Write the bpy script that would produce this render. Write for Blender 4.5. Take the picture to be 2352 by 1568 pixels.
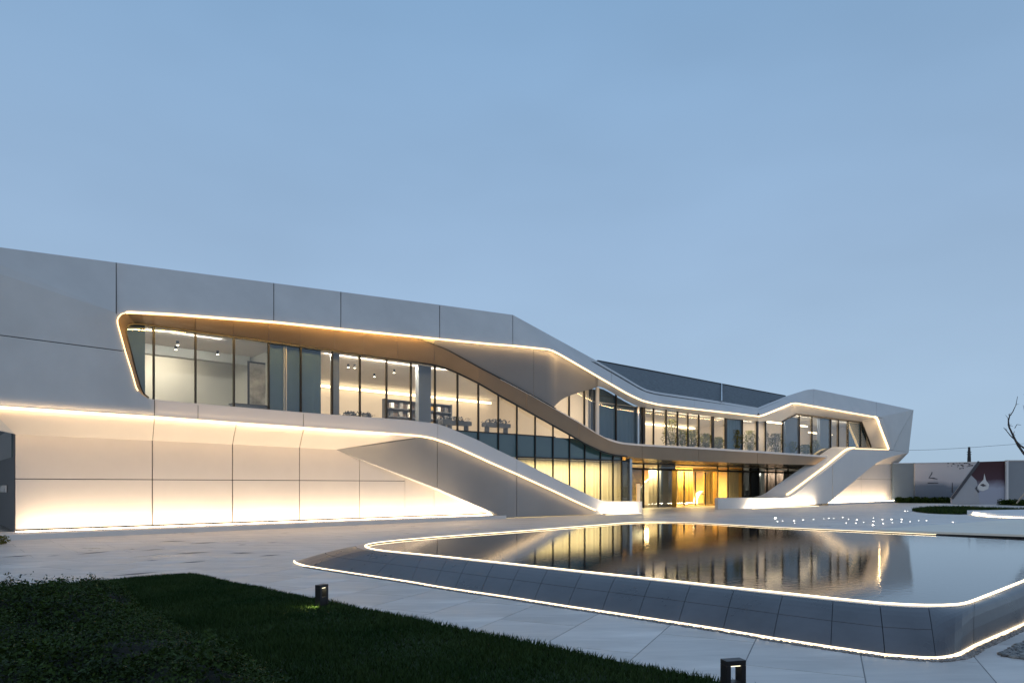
import bpy, bmesh, math, random
import numpy as np
from mathutils import Vector, noise

for o in list(bpy.data.objects):
    bpy.data.objects.remove(o)
SC = bpy.context.scene
COL = SC.collection
random.seed(7)
rng = np.random.default_rng(7)

# ------------------------------------------------------------------ camera
CAMZ = 2.0
cam = bpy.data.cameras.new('camera')
cam.sensor_width = 36.0
cam.lens = 24.0
cam.shift_y = 331.0 / 2352.0
cam.clip_end = 3000
cam_o = bpy.data.objects.new('camera', cam)
cam_o.location = (0, 0, CAMZ)
cam_o.rotation_euler = (math.radians(90), 0, 0)
COL.objects.link(cam_o)
SC.camera = cam_o

# ------------------------------------------------------------------ dusk sky
W = bpy.data.worlds.new('World')
SC.world = W
W.use_nodes = True
nt = W.node_tree
for n_ in list(nt.nodes):
    nt.nodes.remove(n_)
wo = nt.nodes.new('ShaderNodeOutputWorld')
bg = nt.nodes.new('ShaderNodeBackground')
tc = nt.nodes.new('ShaderNodeTexCoord')
sx = nt.nodes.new('ShaderNodeSeparateXYZ')
rmp = nt.nodes.new('ShaderNodeValToRGB')
cr = rmp.color_ramp
cr.elements[0].position = 0.0
cr.elements[0].color = (0.10, 0.11, 0.12, 1)
cr.elements[1].position = 1.0
cr.elements[1].color = (0.23, 0.345, 0.55, 1)
for p_, c_ in ((0.495, (0.12, 0.13, 0.15)), (0.505, (0.39, 0.53, 0.67)), (0.56, (0.38, 0.53, 0.71)),
               (0.66, (0.32, 0.47, 0.675)), (0.80, (0.225, 0.385, 0.605))):
    e_ = cr.elements.new(p_)
    e_.color = c_ + (1,)
nz = nt.nodes.new('ShaderNodeTexNoise')
nz.inputs['Scale'].default_value = 2.2
nz.inputs['Detail'].default_value = 3.0
mp = nt.nodes.new('ShaderNodeMapping')
mp.inputs['Scale'].default_value = (1, 1, 2.5)
mm = nt.nodes.new('ShaderNodeMapRange')
mm.inputs['To Min'].default_value = 0.86
mm.inputs['To Max'].default_value = 1.14
ma = nt.nodes.new('ShaderNodeMath')
ma.operation = 'MULTIPLY_ADD'
ma.inputs[1].default_value = 0.5
ma.inputs[2].default_value = 0.5
vm = nt.nodes.new('ShaderNodeVectorMath')
vm.operation = 'SCALE'
L_ = nt.links.new
L_(tc.outputs['Generated'], sx.inputs[0])
L_(sx.outputs['Z'], ma.inputs[0])
L_(ma.outputs[0], rmp.inputs[0])
L_(tc.outputs['Generated'], mp.inputs[0])
L_(mp.outputs[0], nz.inputs['Vector'])
L_(nz.outputs[0], mm.inputs['Value'])
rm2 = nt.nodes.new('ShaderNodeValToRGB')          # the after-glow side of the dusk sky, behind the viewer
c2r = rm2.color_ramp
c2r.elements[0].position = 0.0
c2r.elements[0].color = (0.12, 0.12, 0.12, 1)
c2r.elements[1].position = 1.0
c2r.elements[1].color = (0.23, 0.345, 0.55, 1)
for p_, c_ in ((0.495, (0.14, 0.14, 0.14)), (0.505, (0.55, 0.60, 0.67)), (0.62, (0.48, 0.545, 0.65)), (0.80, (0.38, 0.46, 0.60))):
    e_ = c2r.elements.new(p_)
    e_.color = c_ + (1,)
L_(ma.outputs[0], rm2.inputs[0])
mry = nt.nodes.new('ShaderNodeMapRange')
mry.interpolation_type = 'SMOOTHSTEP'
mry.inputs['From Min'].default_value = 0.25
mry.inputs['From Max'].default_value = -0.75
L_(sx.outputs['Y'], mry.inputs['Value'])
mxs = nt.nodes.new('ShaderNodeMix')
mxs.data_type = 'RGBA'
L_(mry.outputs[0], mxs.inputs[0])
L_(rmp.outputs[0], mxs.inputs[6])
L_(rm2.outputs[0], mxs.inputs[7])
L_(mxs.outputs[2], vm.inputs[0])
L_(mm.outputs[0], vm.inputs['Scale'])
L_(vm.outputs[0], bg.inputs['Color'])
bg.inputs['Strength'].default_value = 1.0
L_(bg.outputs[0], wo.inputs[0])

SC.view_settings.view_transform = 'Standard'
SC.view_settings.look = 'None'
SC.view_settings.exposure = 0.0
SC.view_settings.gamma = 1.0
SC.view_settings.use_curve_mapping = False
try:
    SC.cycles.max_bounces = 8
    SC.cycles.transparent_max_bounces = 16
    SC.cycles.sample_clamp_indirect = 4.0
except Exception:
    pass

LEDW = (1.0, 0.70, 0.38)      # warm white of every lamp in the place

# ------------------------------------------------------------------ materials
def mat(name, col, rough=0.5, metal=0.0, spec=0.5, var=0.0, vscale=1.0, bump=0.0, bscale=20.0, rvar=0.0,
        stretch=None, island=0.0, col2=None, coat=0.0, trans=0.0):
    m = bpy.data.materials.new(name)
    m.use_nodes = True
    t = m.node_tree
    b = t.nodes['Principled BSDF']
    b.inputs['Base Color'].default_value = (*col, 1)
    b.inputs['Roughness'].default_value = rough
    b.inputs['Metallic'].default_value = metal
    b.inputs['Specular IOR Level'].default_value = spec
    b.inputs['Coat Weight'].default_value = coat
    tcn = t.nodes.new('ShaderNodeTexCoord')
    vec = tcn.outputs['Object']
    if stretch:
        mpn = t.nodes.new('ShaderNodeMapping')
        mpn.inputs['Scale'].default_value = stretch
        t.links.new(vec, mpn.inputs[0])
        vec = mpn.outputs[0]
    if var or col2 or island or rvar:
        n1 = t.nodes.new('ShaderNodeTexNoise')
        n1.inputs['Scale'].default_value = vscale
        n1.inputs['Detail'].default_value = 6
        n1.inputs['Roughness'].default_value = 0.6
        t.links.new(vec, n1.inputs['Vector'])
        mr = t.nodes.new('ShaderNodeMapRange')
        mr.inputs['From Min'].default_value = 0.3
        mr.inputs['From Max'].default_value = 0.7
        t.links.new(n1.outputs[0], mr.inputs['Value'])
        mix = t.nodes.new('ShaderNodeMix')
        mix.data_type = 'RGBA'
        a = tuple(c * (1 - var) for c in col)
        c2 = col2 if col2 else tuple(min(1, c * (1 + var)) for c in col)
        mix.inputs[6].default_value = (*a, 1)
        mix.inputs[7].default_value = (*c2, 1)
        fac = mr.outputs[0]
        if island:
            g = t.nodes.new('ShaderNodeNewGeometry')
            ad = t.nodes.new('ShaderNodeMix')
            ad.data_type = 'FLOAT'
            ad.inputs[0].default_value = island
            t.links.new(fac, ad.inputs[2])
            t.links.new(g.outputs['Random Per Island'], ad.inputs[3])
            fac = ad.outputs[0]
        t.links.new(fac, mix.inputs[0])
        t.links.new(mix.outputs[2], b.inputs['Base Color'])
        if rvar:
            rr = t.nodes.new('ShaderNodeMapRange')
            rr.inputs['From Min'].default_value = 0.3
            rr.inputs['From Max'].default_value = 0.7
            rr.inputs['To Min'].default_value = max(0.0, rough - rvar)
            rr.inputs['To Max'].default_value = min(1.0, rough + rvar)
            t.links.new(n1.outputs[0], rr.inputs['Value'])
            t.links.new(rr.outputs[0], b.inputs['Roughness'])
    if bump:
        n2 = t.nodes.new('ShaderNodeTexNoise')
        n2.inputs['Scale'].default_value = bscale
        n2.inputs['Detail'].default_value = 5
        t.links.new(vec, n2.inputs['Vector'])
        bp = t.nodes.new('ShaderNodeBump')
        bp.inputs['Strength'].default_value = bump
        bp.inputs['Distance'].default_value = 0.02
        t.links.new(n2.outputs[0], bp.inputs['Height'])
        t.links.new(bp.outputs[0], b.inputs['Normal'])
    return m

def emis(name, col, st):
    m = bpy.data.materials.new(name)
    m.use_nodes = True
    t = m.node_tree
    b = t.nodes['Principled BSDF']
    b.inputs['Base Color'].default_value = (0.6, 0.6, 0.6, 1)
    b.inputs['Emission Color'].default_value = (*col, 1)
    b.inputs['Emission Strength'].default_value = st
    return m

def glass(name, tint, refl=1.0, rough=0.0, ior=1.5):
    m = bpy.data.materials.new(name)
    m.use_nodes = True
    t = m.node_tree
    for q in list(t.nodes):
        t.nodes.remove(q)
    o = t.nodes.new('ShaderNodeOutputMaterial')
    mx = t.nodes.new('ShaderNodeMixShader')
    tr = t.nodes.new('ShaderNodeBsdfTransparent')
    tr.inputs[0].default_value = (*tint, 1)
    gl = t.nodes.new('ShaderNodeBsdfGlossy')
    gl.inputs['Roughness'].default_value = rough
    gl.inputs['Color'].default_value = (0.9, 0.95, 1, 1)
    ge = t.nodes.new('ShaderNodeNewGeometry')
    dt = t.nodes.new('ShaderNodeVectorMath'); dt.operation = 'DOT_PRODUCT'
    t.links.new(ge.outputs['Incoming'], dt.inputs[0]); t.links.new(ge.outputs['Normal'], dt.inputs[1])
    ab = t.nodes.new('ShaderNodeMath'); ab.operation = 'ABSOLUTE'
    t.links.new(dt.outputs['Value'], ab.inputs[0])
    om = t.nodes.new('ShaderNodeMath'); om.operation = 'SUBTRACT'; om.inputs[0].default_value = 1.0
    t.links.new(ab.outputs[0], om.inputs[1])
    pw = t.nodes.new('ShaderNodeMath'); pw.operation = 'POWER'; pw.inputs[1].default_value = 5.0
    t.links.new(om.outputs[0], pw.inputs[0])
    fr = t.nodes.new('ShaderNodeMath'); fr.operation = 'MULTIPLY_ADD'; fr.inputs[1].default_value = 0.96; fr.inputs[2].default_value = 0.04
    t.links.new(pw.outputs[0], fr.inputs[0])
    mu = t.nodes.new('ShaderNodeMath')
    mu.operation = 'MULTIPLY'
    mu.use_clamp = True
    mu.inputs[1].default_value = refl
    tcn = t.nodes.new('ShaderNodeTexCoord')
    n2 = t.nodes.new('ShaderNodeTexNoise')
    n2.inputs['Scale'].default_value = 0.5
    t.links.new(tcn.outputs['Object'], n2.inputs['Vector'])
    bp = t.nodes.new('ShaderNodeBump')
    bp.inputs['Strength'].default_value = 0.12
    bp.inputs['Distance'].default_value = 0.05
    t.links.new(n2.outputs[0], bp.inputs['Height'])
    t.links.new(bp.outputs[0], gl.inputs['Normal'])
    t.links.new(fr.outputs[0], mu.inputs[0])
    t.links.new(mu.outputs[0], mx.inputs[0])
    t.links.new(tr.outputs[0], mx.inputs[1])
    t.links.new(gl.outputs[0], mx.inputs[2])
    t.links.new(mx.outputs[0], o.inputs[0])
    return m

M = {}
M['panel'] = mat('facade_panel', (0.60, 0.60, 0.585), 0.42, var=0.09, vscale=0.3, rvar=0.08)
M['white'] = mat('white_panel', (0.66, 0.65, 0.63), 0.45, var=0.03, vscale=0.5)
M['lower'] = mat('lower_wall_panel', (0.61, 0.565, 0.515), 0.55, var=0.03, vscale=0.6, bump=0.05, bscale=60)
M['soffit'] = mat('soffit_panel', (0.74, 0.68, 0.60), 0.55, var=0.03, vscale=0.6)
M['back'] = mat('dark_joint', (0.025, 0.025, 0.028), 0.8)
M['bronze'] = mat('champagne_metal', (0.34, 0.25, 0.17), 0.38, metal=0.55, var=0.06, vscale=0.6)
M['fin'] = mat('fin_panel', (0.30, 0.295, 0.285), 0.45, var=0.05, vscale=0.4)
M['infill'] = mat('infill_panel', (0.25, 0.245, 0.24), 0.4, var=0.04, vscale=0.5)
M['frame'] = mat('dark_frame', (0.018, 0.019, 0.02), 0.4, metal=0.3)
M['steel'] = mat('bright_steel', (0.55, 0.55, 0.56), 0.25, metal=1.0)
M['roof'] = mat('roof_shingle', (0.115, 0.135, 0.145), 0.8, var=0.4, vscale=3.0, stretch=(1, 1, 4), bump=0.8, bscale=9)
M['led'] = emis('led_facade', (1.0, 0.66, 0.30), 2.6)
M['ledwall'] = emis('led_wall_wash', (1.0, .78, .52), 14.0)
M['ledpool'] = emis('led_pool', (1.0, 0.78, 0.46), 3.6)
M['ledin'] = emis('led_inside', (1.0, 0.74, 0.42), 5.0)
M['dot'] = emis('ground_spot', (1.0, 0.93, 0.82), 9.0)
M['glass'] = glass('clear_glass', (0.91, 0.93, 0.94), 1.1)
M['spandrel'] = mat('spandrel_glass', (0.035, 0.085, 0.105), 0.06, spec=0.8, coat=0.5)
M['smoke'] = glass('smoke_glass', (0.66, 0.70, 0.74), 1.8)
M['darkglass'] = glass('dark_glass', (0.30, 0.33, 0.36), 2.0)
M['inwall'] = mat('plaster_wall', (0.66, 0.60, 0.52), 0.8, var=0.05, vscale=0.4)
M['ingrey'] = mat('grey_plaster_wall', (0.40, 0.42, 0.40), 0.8, var=0.06, vscale=0.4)
M['inceil'] = mat('plaster_ceiling', (0.74, 0.72, 0.68), 0.8)
M['infloor'] = mat('stone_floor', (0.35, 0.32, 0.28), 0.3, var=0.1, vscale=1)
M['blue'] = mat('slate_blue_blind', (0.055, 0.115, 0.175), 0.7, var=0.08, vscale=0.5)
M['column'] = mat('grey_column', (0.13, 0.155, 0.19), 0.5)
M['curtain'] = mat('cream_curtain', (0.66, 0.57, 0.36), 0.85, var=0.06, vscale=1.2, stretch=(3, 3, 0.3))
M['gold'] = mat('gold_metal', (0.62, 0.42, 0.14), 0.28, metal=0.9, var=0.1, vscale=2)
M['wood'] = mat('dark_wood', (0.10, 0.07, 0.05), 0.5, var=0.15, vscale=3)
M['furn'] = mat('dark_furniture', (0.05, 0.055, 0.065), 0.6, var=0.1, vscale=4)
M['leaf'] = mat('plant_leaf', (0.08, 0.085, 0.018), 0.6, spec=.2, col2=(0.26, 0.20, 0.04), var=0.2, vscale=3, island=0.6)
M['pot'] = mat('grey_pot', (0.16, 0.16, 0.16), 0.6)
M['bark'] = mat('bark', (0.05, 0.045, 0.045), 0.9, var=0.3, vscale=8, bump=0.5)
M['soil'] = mat('soil', (0.007, 0.010, 0.005), 0.95, var=0.3, vscale=4, bump=0.5)

# ------------------------------------------------------------------ object helpers
def link(o, parent=None):
    COL.objects.link(o)
    if parent is not None:
        o.parent = parent
    return o

def mesh_obj(name, verts, faces, m, parent=None, smooth=False):
    me = bpy.data.meshes.new(name)
    me.from_pydata([tuple(v) for v in verts], [], faces)
    me.update()
    bm = bmesh.new()
    bm.from_mesh(me)
    bmesh.ops.recalc_face_normals(bm, faces=bm.faces)
    bm.to_mesh(me)
    bm.free()
    if smooth:
        for p in me.polygons:
            p.use_smooth = True
    me.materials.append(m)
    o = bpy.data.objects.new(name, me)
    return link(o, parent)

def tag(o, label=None, cat=None, group=None, kind=None):
    if label: o['label'] = label
    if cat: o['category'] = cat
    if group: o['group'] = group
    if kind: o['kind'] = kind
    return o

def thing(name, label, cat, group=None, loc=(0, 0, 0), rot=0):
    o = bpy.data.objects.new(name, None)
    o.location = loc
    o.rotation_euler = (0, 0, rot)
    o.empty_display_size = 0.3
    COL.objects.link(o)
    return tag(o, label, cat, group)

def copy_tree(o, parent=None):
    c = o.copy()
    COL.objects.link(c)
    c.parent = parent
    for ch in [q for q in bpy.data.objects if q.parent == o]:
        copy_tree(ch, c)
    return c

# ------------------------------------------------------------------ facade frame of reference
NX, NY = 0.6560, -0.7548            # outward normal of the long facade
DX, DY = 0.7548, 0.6560             # along the facade, away from the viewer
F0 = Vector((-18.65, 25.8, 0))
NF = NX * F0.x + NY * F0.y
N3 = Vector((NX, NY, 0))

def ratio(x):
    return (x - 1176.0) / 1568.0

def FP(x, y, off=0.0):
    """point of the plane parallel to the facade, `off` metres behind it, met by a sight line of the survey photograph"""
    r = ratio(x)
    s = (NF - off) / (NX * r + NY)
    return Vector((r * s, s, CAMZ + (1115.0 - y) / 1568.0 * s))

def GP(x, y, z=0.0):
    s = (CAMZ - z) * 1568.0 / (y - 1115.0)
    return Vector((ratio(x) * s, s, z))

def DP(x, y, Y):
    return Vector((ratio(x) * Y, Y, CAMZ + (1115.0 - y) / 1568.0 * Y))

def TZ(t, z, off=0.0):
    return Vector((F0.x + DX * t - NX * off, F0.y + DY * t - NY * off, z))

def tx(x, off=0.0):
    p = FP(x, 1115, off)
    return (p.x - F0.x) * DX + (p.y - F0.y) * DY

def XZ(x, z, off=0.0):
    p = FP(x, 1115, off)
    return Vector((p.x, p.y, z))

def lin(poly, x):
    if x <= poly[0][0]:
        a, b = poly[0], poly[1]
    elif x >= poly[-1][0]:
        a, b = poly[-2], poly[-1]
    else:
        for a, b in zip(poly, poly[1:]):
            if a[0] <= x <= b[0]:
                break
    k = (x - a[0]) / (b[0] - a[0])
    return a[1] + (b[1] - a[1]) * k

def smo(poly, x, r=7):
    if r == 0:
        return lin(poly, x)
    return sum(lin(poly, x + r * k / 4.0) * (5 - abs(k)) for k in range(-4, 5)) / 25.0

def cols(a, b, step=14, extra=()):
    n = max(1, int(math.ceil((b - a) / step)))
    xs = [a + (b - a) * i / n for i in range(n + 1)] + [e for e in extra if a < e < b]
    return sorted(set(xs))

def slab(name, pts, d, m, parent):
    """polygon pts, given thickness vector d"""
    n = len(pts)
    v = list(pts) + [p + d for p in pts]
    f = [tuple(range(n)), tuple(range(2 * n - 1, n - 1, -1))]
    for i in range(n):
        j = (i + 1) % n
        f.append((i, i + n, j + n, j))
    return mesh_obj(name, v, f, m, parent)

def strip(name, tops, bots, d, m, parent, smooth=False):
    n = len(tops)
    v = list(tops) + list(bots) + [p + d for p in tops] + [p + d for p in bots]
    f = []
    for i in range(n - 1):
        f.append((i, i + 1, n + i + 1, n + i))
        f.append((2 * n + i + 1, 2 * n + i, 3 * n + i, 3 * n + i + 1))
        f.append((i, 2 * n + i, 2 * n + i + 1, i + 1))
        f.append((n + i, n + i + 1, 3 * n + i + 1, 3 * n + i))
    f.append((0, n, 3 * n, 2 * n))
    f.append((n - 1, 3 * n - 1, 4 * n - 1, 2 * n - 1))
    o = mesh_obj(name, v, f, m, parent, True)
    o.data.set_sharp_from_angle(angle=math.radians(28))
    return o

def box(name, c, sx_, sy_, sz_, m, parent=None, ax=None, ay=None):
    ax = ax or Vector((1, 0, 0)); ay = ay or Vector((0, 1, 0)); az = Vector((0, 0, 1))
    v = [c + ax * (a * sx_ / 2) + ay * (b * sy_ / 2) + az * (e * sz_ / 2) for a in (-1, 1) for b in (-1, 1) for e in (-1, 1)]
    f = [(0, 1, 3, 2), (4, 6, 7, 5), (0, 4, 5, 1), (2, 3, 7, 6), (0, 2, 6, 4), (1, 5, 7, 3)]
    return mesh_obj(name, v, f, m, parent)

def sweep(name, pts, w, h, m, parent=None, nrm=None, closed=False):
    """box section along a polyline: w along the normal nrm, h across it"""
    nrm = nrm or N3
    n = len(pts)
    v = []
    for i, p in enumerate(pts):
        a = pts[max(0, i - 1)] if not closed else pts[i - 1]
        b = pts[min(n - 1, i + 1)] if not closed else pts[(i + 1) % n]
        t_ = (b - a).normalized()
        up = nrm.cross(t_).normalized() if nrm.cross(t_).length > 1e-6 else Vector((0, 0, 1))
        for s1, s2 in ((-1, -1), (1, -1), (1, 1), (-1, 1)):
            v.append(p + nrm * (s1 * w / 2) + up * (s2 * h / 2))
    f = []
    rg = range(n) if closed else range(n - 1)
    for i in rg:
        j = (i + 1) % n
        for k in range(4):
            f.append((4 * i + k, 4 * j + k, 4 * j + (k + 1) % 4, 4 * i + (k + 1) % 4))
    if not closed:
        f.append((0, 1, 2, 3))
        f.append((4 * n - 1, 4 * n - 2, 4 * n - 3, 4 * n - 4))
    return mesh_obj(name, v, f, m, parent)

def tube(name, pts, rads, m, parent=None, seg=6):
    v, f = [], []
    for i, p in enumerate(pts):
        a = pts[max(0, i - 1)]; b = pts[min(len(pts) - 1, i + 1)]
        t_ = (b - a).normalized()
        u = t_.cross(Vector((0.3, 0.9, 0.2))).normalized()
        w = t_.cross(u)
        for k in range(seg):
            an = 2 * math.pi * k / seg
            v.append(p + (u * math.cos(an) + w * math.sin(an)) * rads[i])
    for i in range(len(pts) - 1):
        for k in range(seg):
            f.append((i * seg + k, i * seg + (k + 1) % seg, (i + 1) * seg + (k + 1) % seg, (i + 1) * seg + k))
    f.append(tuple(range(seg)))
    f.append(tuple(range(len(pts) * seg - 1, (len(pts) - 1) * seg - 1, -1)))
    return mesh_obj(name, v, f, m, parent, smooth=True)

def area(name, loc, sx_, sy_, power, direction, parent=None, col=(1.0, 0.79, 0.56), xaxis=None):
    l = bpy.data.lights.new(name, 'AREA')
    l.shape = 'RECTANGLE'
    l.size = sx_; l.size_y = sy_
    l.energy = power
    l.color = col
    o = bpy.data.objects.new(name, l)
    z = -Vector(direction).normalized()
    x = Vector(xaxis) if xaxis else Vector((DX, DY, 0))
    x = (x - z * x.dot(z)).normalized()
    y = z.cross(x)
    from mathutils import Matrix
    o.matrix_world = Matrix((( x.x, y.x, z.x, loc[0]), (x.y, y.y, z.y, loc[1]), (x.z, y.z, z.z, loc[2]), (0, 0, 0, 1)))
    COL.objects.link(o)
    if parent is not None:
        o.parent = parent
    return o

def line_lamps(name, pts, direction, wpm, width, parent, col=(1.0, 0.66, 0.34)):
    for a, b in zip(pts, pts[1:]):
        L = (b - a).length
        sd_ = (b - a).normalized()
        direction = Vector(direction)
        direction = (direction - sd_ * direction.dot(sd_)).normalized()
        area(name, (a + b) / 2, L, width, wpm * L, direction, parent, col=col, xaxis=(b - a).normalized())

IN = -N3                      # inward
DF = Vector((DX, DY, 0))
UP = Vector((0, 0, 1))

# ================================================================== GROUND
gm = mat('distant_ground', (0.10, 0.10, 0.085), 0.9, var=0.3, vscale=0.05)
tag(mesh_obj('ground', [(-900, -60, -0.02), (900, -60, -0.02), (900, 1500, -0.02), (-900, 1500, -0.02)], [(0, 1, 2, 3)], gm), kind='structure')

def paving(name, joints):
    m = mat(name, (0.72, 0.68, 0.63), 0.40, var=0.13, vscale=0.5, bump=0.14, bscale=7, rvar=0.16, stretch=(0.55, 1.5, 1))
    t = m.node_tree
    b = t.nodes['Principled BSDF']
    src = b.inputs['Base Color'].links[0].from_socket
    tcn = t.nodes['Texture Coordinate']
    # darker damp blotches and streaks
    n3 = t.nodes.new('ShaderNodeTexNoise'); n3.inputs['Scale'].default_value = 1.7; n3.inputs['Detail'].default_value = 8; n3.inputs['Distortion'].default_value = .8
    mp3 = t.nodes.new('ShaderNodeMapping'); mp3.inputs['Rotation'].default_value = (0, 0, -0.15); mp3.inputs['Scale'].default_value = (0.35, 1.6, 1)
    t.links.new(tcn.outputs['Object'], mp3.inputs[0]); t.links.new(mp3.outputs[0], n3.inputs['Vector'])
    r3 = t.nodes.new('ShaderNodeMapRange'); r3.inputs['From Min'].default_value = .36; r3.inputs['From Max'].default_value = .62; r3.inputs['To Min'].default_value = .80; r3.inputs['To Max'].default_value = 1.0
    t.links.new(n3.outputs[0], r3.inputs['Value'])
    fac = r3.outputs[0]
    if joints:
        br = t.nodes.new('ShaderNodeTexBrick'); br.inputs['Scale'].default_value = 1.0
        br.inputs['Color1'].default_value = (1, 1, 1, 1); br.inputs['Color2'].default_value = (.92, .92, .92, 1); br.inputs['Mortar'].default_value = (.55, .55, .55, 1)
        br.inputs['Brick Width'].default_value = 2.4; br.inputs['Row Height'].default_value = 1.2; br.inputs['Mortar Size'].default_value = .012; br.inputs['Mortar Smooth'].default_value = .2
        mpb = t.nodes.new('ShaderNodeMapping'); mpb.inputs['Rotation'].default_value = (0, 0, -0.715)
        t.links.new(tcn.outputs['Object'], mpb.inputs[0]); t.links.new(mpb.outputs[0], br.inputs['Vector'])
        mu2 = t.nodes.new('ShaderNodeMath'); mu2.operation = 'MULTIPLY'
        t.links.new(br.outputs['Color'], mu2.inputs[0]); t.links.new(fac, mu2.inputs[1]); fac = mu2.outputs[0]
    else:
        oi = t.nodes.new('ShaderNodeObjectInfo')
        ro = t.nodes.new('ShaderNodeMapRange'); ro.inputs['To Min'].default_value = .90; ro.inputs['To Max'].default_value = 1.04
        t.links.new(oi.outputs['Random'], ro.inputs['Value'])
        mu2 = t.nodes.new('ShaderNodeMath'); mu2.operation = 'MULTIPLY'
        t.links.new(ro.outputs[0], mu2.inputs[0]); t.links.new(fac, mu2.inputs[1]); fac = mu2.outputs[0]
    sc_ = t.nodes.new('ShaderNodeVectorMath'); sc_.operation = 'SCALE'
    t.links.new(src, sc_.inputs[0]); t.links.new(fac, sc_.inputs['Scale'])
    t.links.new(sc_.outputs[0], b.inputs['Base Color'])
    return m
M['paving'] = paving('pale_paving', True)
M['slab'] = paving('paving_slab', False)
plaza = mesh_obj('plaza_paving', [(-60, -8, 0.0), (60, -8, 0.0), (75, 95, 0.0), (-60, 60, 0.0)], [(0, 1, 2, 3)], M['paving'])
tag(plaza, kind='structure')

# ================================================================== MAIN BUILDING
B = thing('exhibition_building', 'long white two-storey building with folded ribbon facade, glowing light lines and tall glazing', 'building',
          loc=(0, 0, 0))

TOP = [(-300, 528.5), (0, 568), (267, 603), (629, 650), (783, 670), (1010, 700), (1178, 723), (1370, 828), (1432, 864), (1470, 887),
       (1487, 895), (1510, 900), (1600, 913), (1688, 927), (1741, 936), (1805, 910), (1853, 895), (1869, 893), (2013, 923), (2098, 941)]
BOT = [(267, 741), (269.5, 734), (273.5, 726), (279, 721), (285, 718), (293, 717), (400, 722.5), (630, 740), (783, 756), (1010, 779), (1125, 790), (1178, 794), (1226, 799), (1264, 803), (1286, 814), (1326, 837),
       (1384, 871), (1441, 904), (1475, 920), (1513, 929), (1585, 938), (1690, 949.5), (1743, 956), (1757, 951.5), (1819, 926), (1828, 925.5), (2013, 958)]
def T_(x): return smo(TOP, x, 2 if x < 1400 or x > 1700 else 8)
def B_(x):
    if x < 310: return lin(BOT, x)
    return smo(BOT, x, 3 if 1730 < x < 1770 or 1810 < x < 1840 or x > 1990 else 8)
LEAN = 1.0

def panel_strip(name, ftop, fbot, x0, x1, otop, obot, m, g=1.0, thick=0.06, step=14, extra=(), label=None):
    xs = cols(x0 + g, x1 - g, step, extra)
    ot = otop if callable(otop) else (lambda x: otop)
    ob = obot if callable(obot) else (lambda x: obot)
    tp = [FP(x, ftop(x), ot(x)) for x in xs]
    bt = [FP(x, fbot(x), ob(x)) for x in xs]
    o = strip(name, tp, bt, IN * thick, m, B)
    if label: o['label'] = label
    return o

def backing(ftop, fbot, x0, x1, otop, obot, push=0.075, name='backing'):
    xs = cols(x0, x1, 14)
    ot = otop if callable(otop) else (lambda x: otop)
    ob = obot if callable(obot) else (lambda x: obot)
    tp = [FP(x, ftop(x) + 1.0, ot(x)) + IN * push for x in xs]
    bt = [FP(x, fbot(x) - 1.0, ob(x)) + IN * push for x in xs]
    return strip(name, tp, bt, IN * 0.1, M['back'], B)

# --- upper facade band
seams = [267, 629, 783, 1010, 1178]
for a, b in zip(seams, seams[1:]):
    panel_strip('facade_panel', T_, B_, a, b, LEAN, 0.0, M['panel'], g=1.0)
for a, b, g in ((1178, 1405, 0.6), (1405, 1595, 0.25), (1595, 1741, 0.25), (1741, 1869, 0.25), (1869, 2013, 0.25)):
    panel_strip('facade_panel', T_, B_, a, b, LEAN, 0.0, M['panel'], g=g, step=7, extra=(1183, 1743, 1757, 1819, 1828, 1853))
backing(T_, B_, 262, 2013, LEAN, 0.0)
# --- left end of the facade (three facets round the left end of the window)
s1 = lambda x: 769.5 + 0.1285 * x          # joint
d_in = IN * 0.06
P0 = [FP(-141, 549.5, 0.15), FP(266, 602.8, LEAN), FP(265.8, 718.0, 0.0)]
slab('facade_panel', P0, d_in, M['panel'], B)
slab('facade_panel', [FP(-141, 549.5, 0.15), FP(265.8, 718.0, 0.0), FP(268, 722, 0), FP(268.5, 741, 0), FP(283.5, s1(284) - 1.0, 0), FP(-300, s1(-300) - 1.0, 0), FP(-300, 528.5, 0)],
     d_in, M['panel'], B)
LOWL = [(-300, 913), (0, 935), (354.6, 958), (562, 973.3), (656.5, 979.6), (696.7, 982.5), (830.6, 991.6), (930, 998), (965, 1001), (994.7, 1006.5), (1031.6, 1019),
        (1098.5, 1049), (1125, 1061.5), (1187, 1088.5), (1269, 1126), (1326, 1153), (1363.6, 1169.5), (1387.6, 1178), (1420, 1178.6), (1474, 1177.5)]
SILL = [(320, 912), (355, 917), (455, 926.5), (697, 946.8), (830.6, 956.5), (931, 963.6), (1001.5, 972), (1031.6, 982), (1098.5, 1010.5), (1125, 1024), (1187, 1054),
        (1269, 1095), (1343.6, 1132), (1369.5, 1144.5), (1386.6, 1150.3), (1420, 1151), (1474, 1150.8)]
def L_l(x): return smo(LOWL, x, 9)
def S_l(x): return smo(SILL, x, 9)
slab('facade_panel', [FP(-300, s1(-300) + 1.0, 0), FP(284.8, s1(285) + 1.0, 0), FP(289, 807.6, 0), FP(313.7, 889.5, 0), FP(318, 897.5, 0), FP(325, 905.5, 0), FP(338.7, 914.0, 0), FP(354, 917, 0.05),
                      FP(354, L_l(354), 0), FP(0, 935, 0), FP(-300, 913, 0)], d_in, M['panel'], B)
slab('backing', [FP(-300, 535, 0.35) , FP(262, 612, LEAN) + IN*.08, FP(262, 725, 0.08), FP(262, 740, 0.08), FP(283, 820, 0.08), FP(310, 893, 0.08), FP(340, 917, 0.08), FP(355.5, 918, 0.12),
                 FP(355.5, 956, 0.08), FP(-300, 910, 0.08)], IN * 0.1, M['back'], B)

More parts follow.
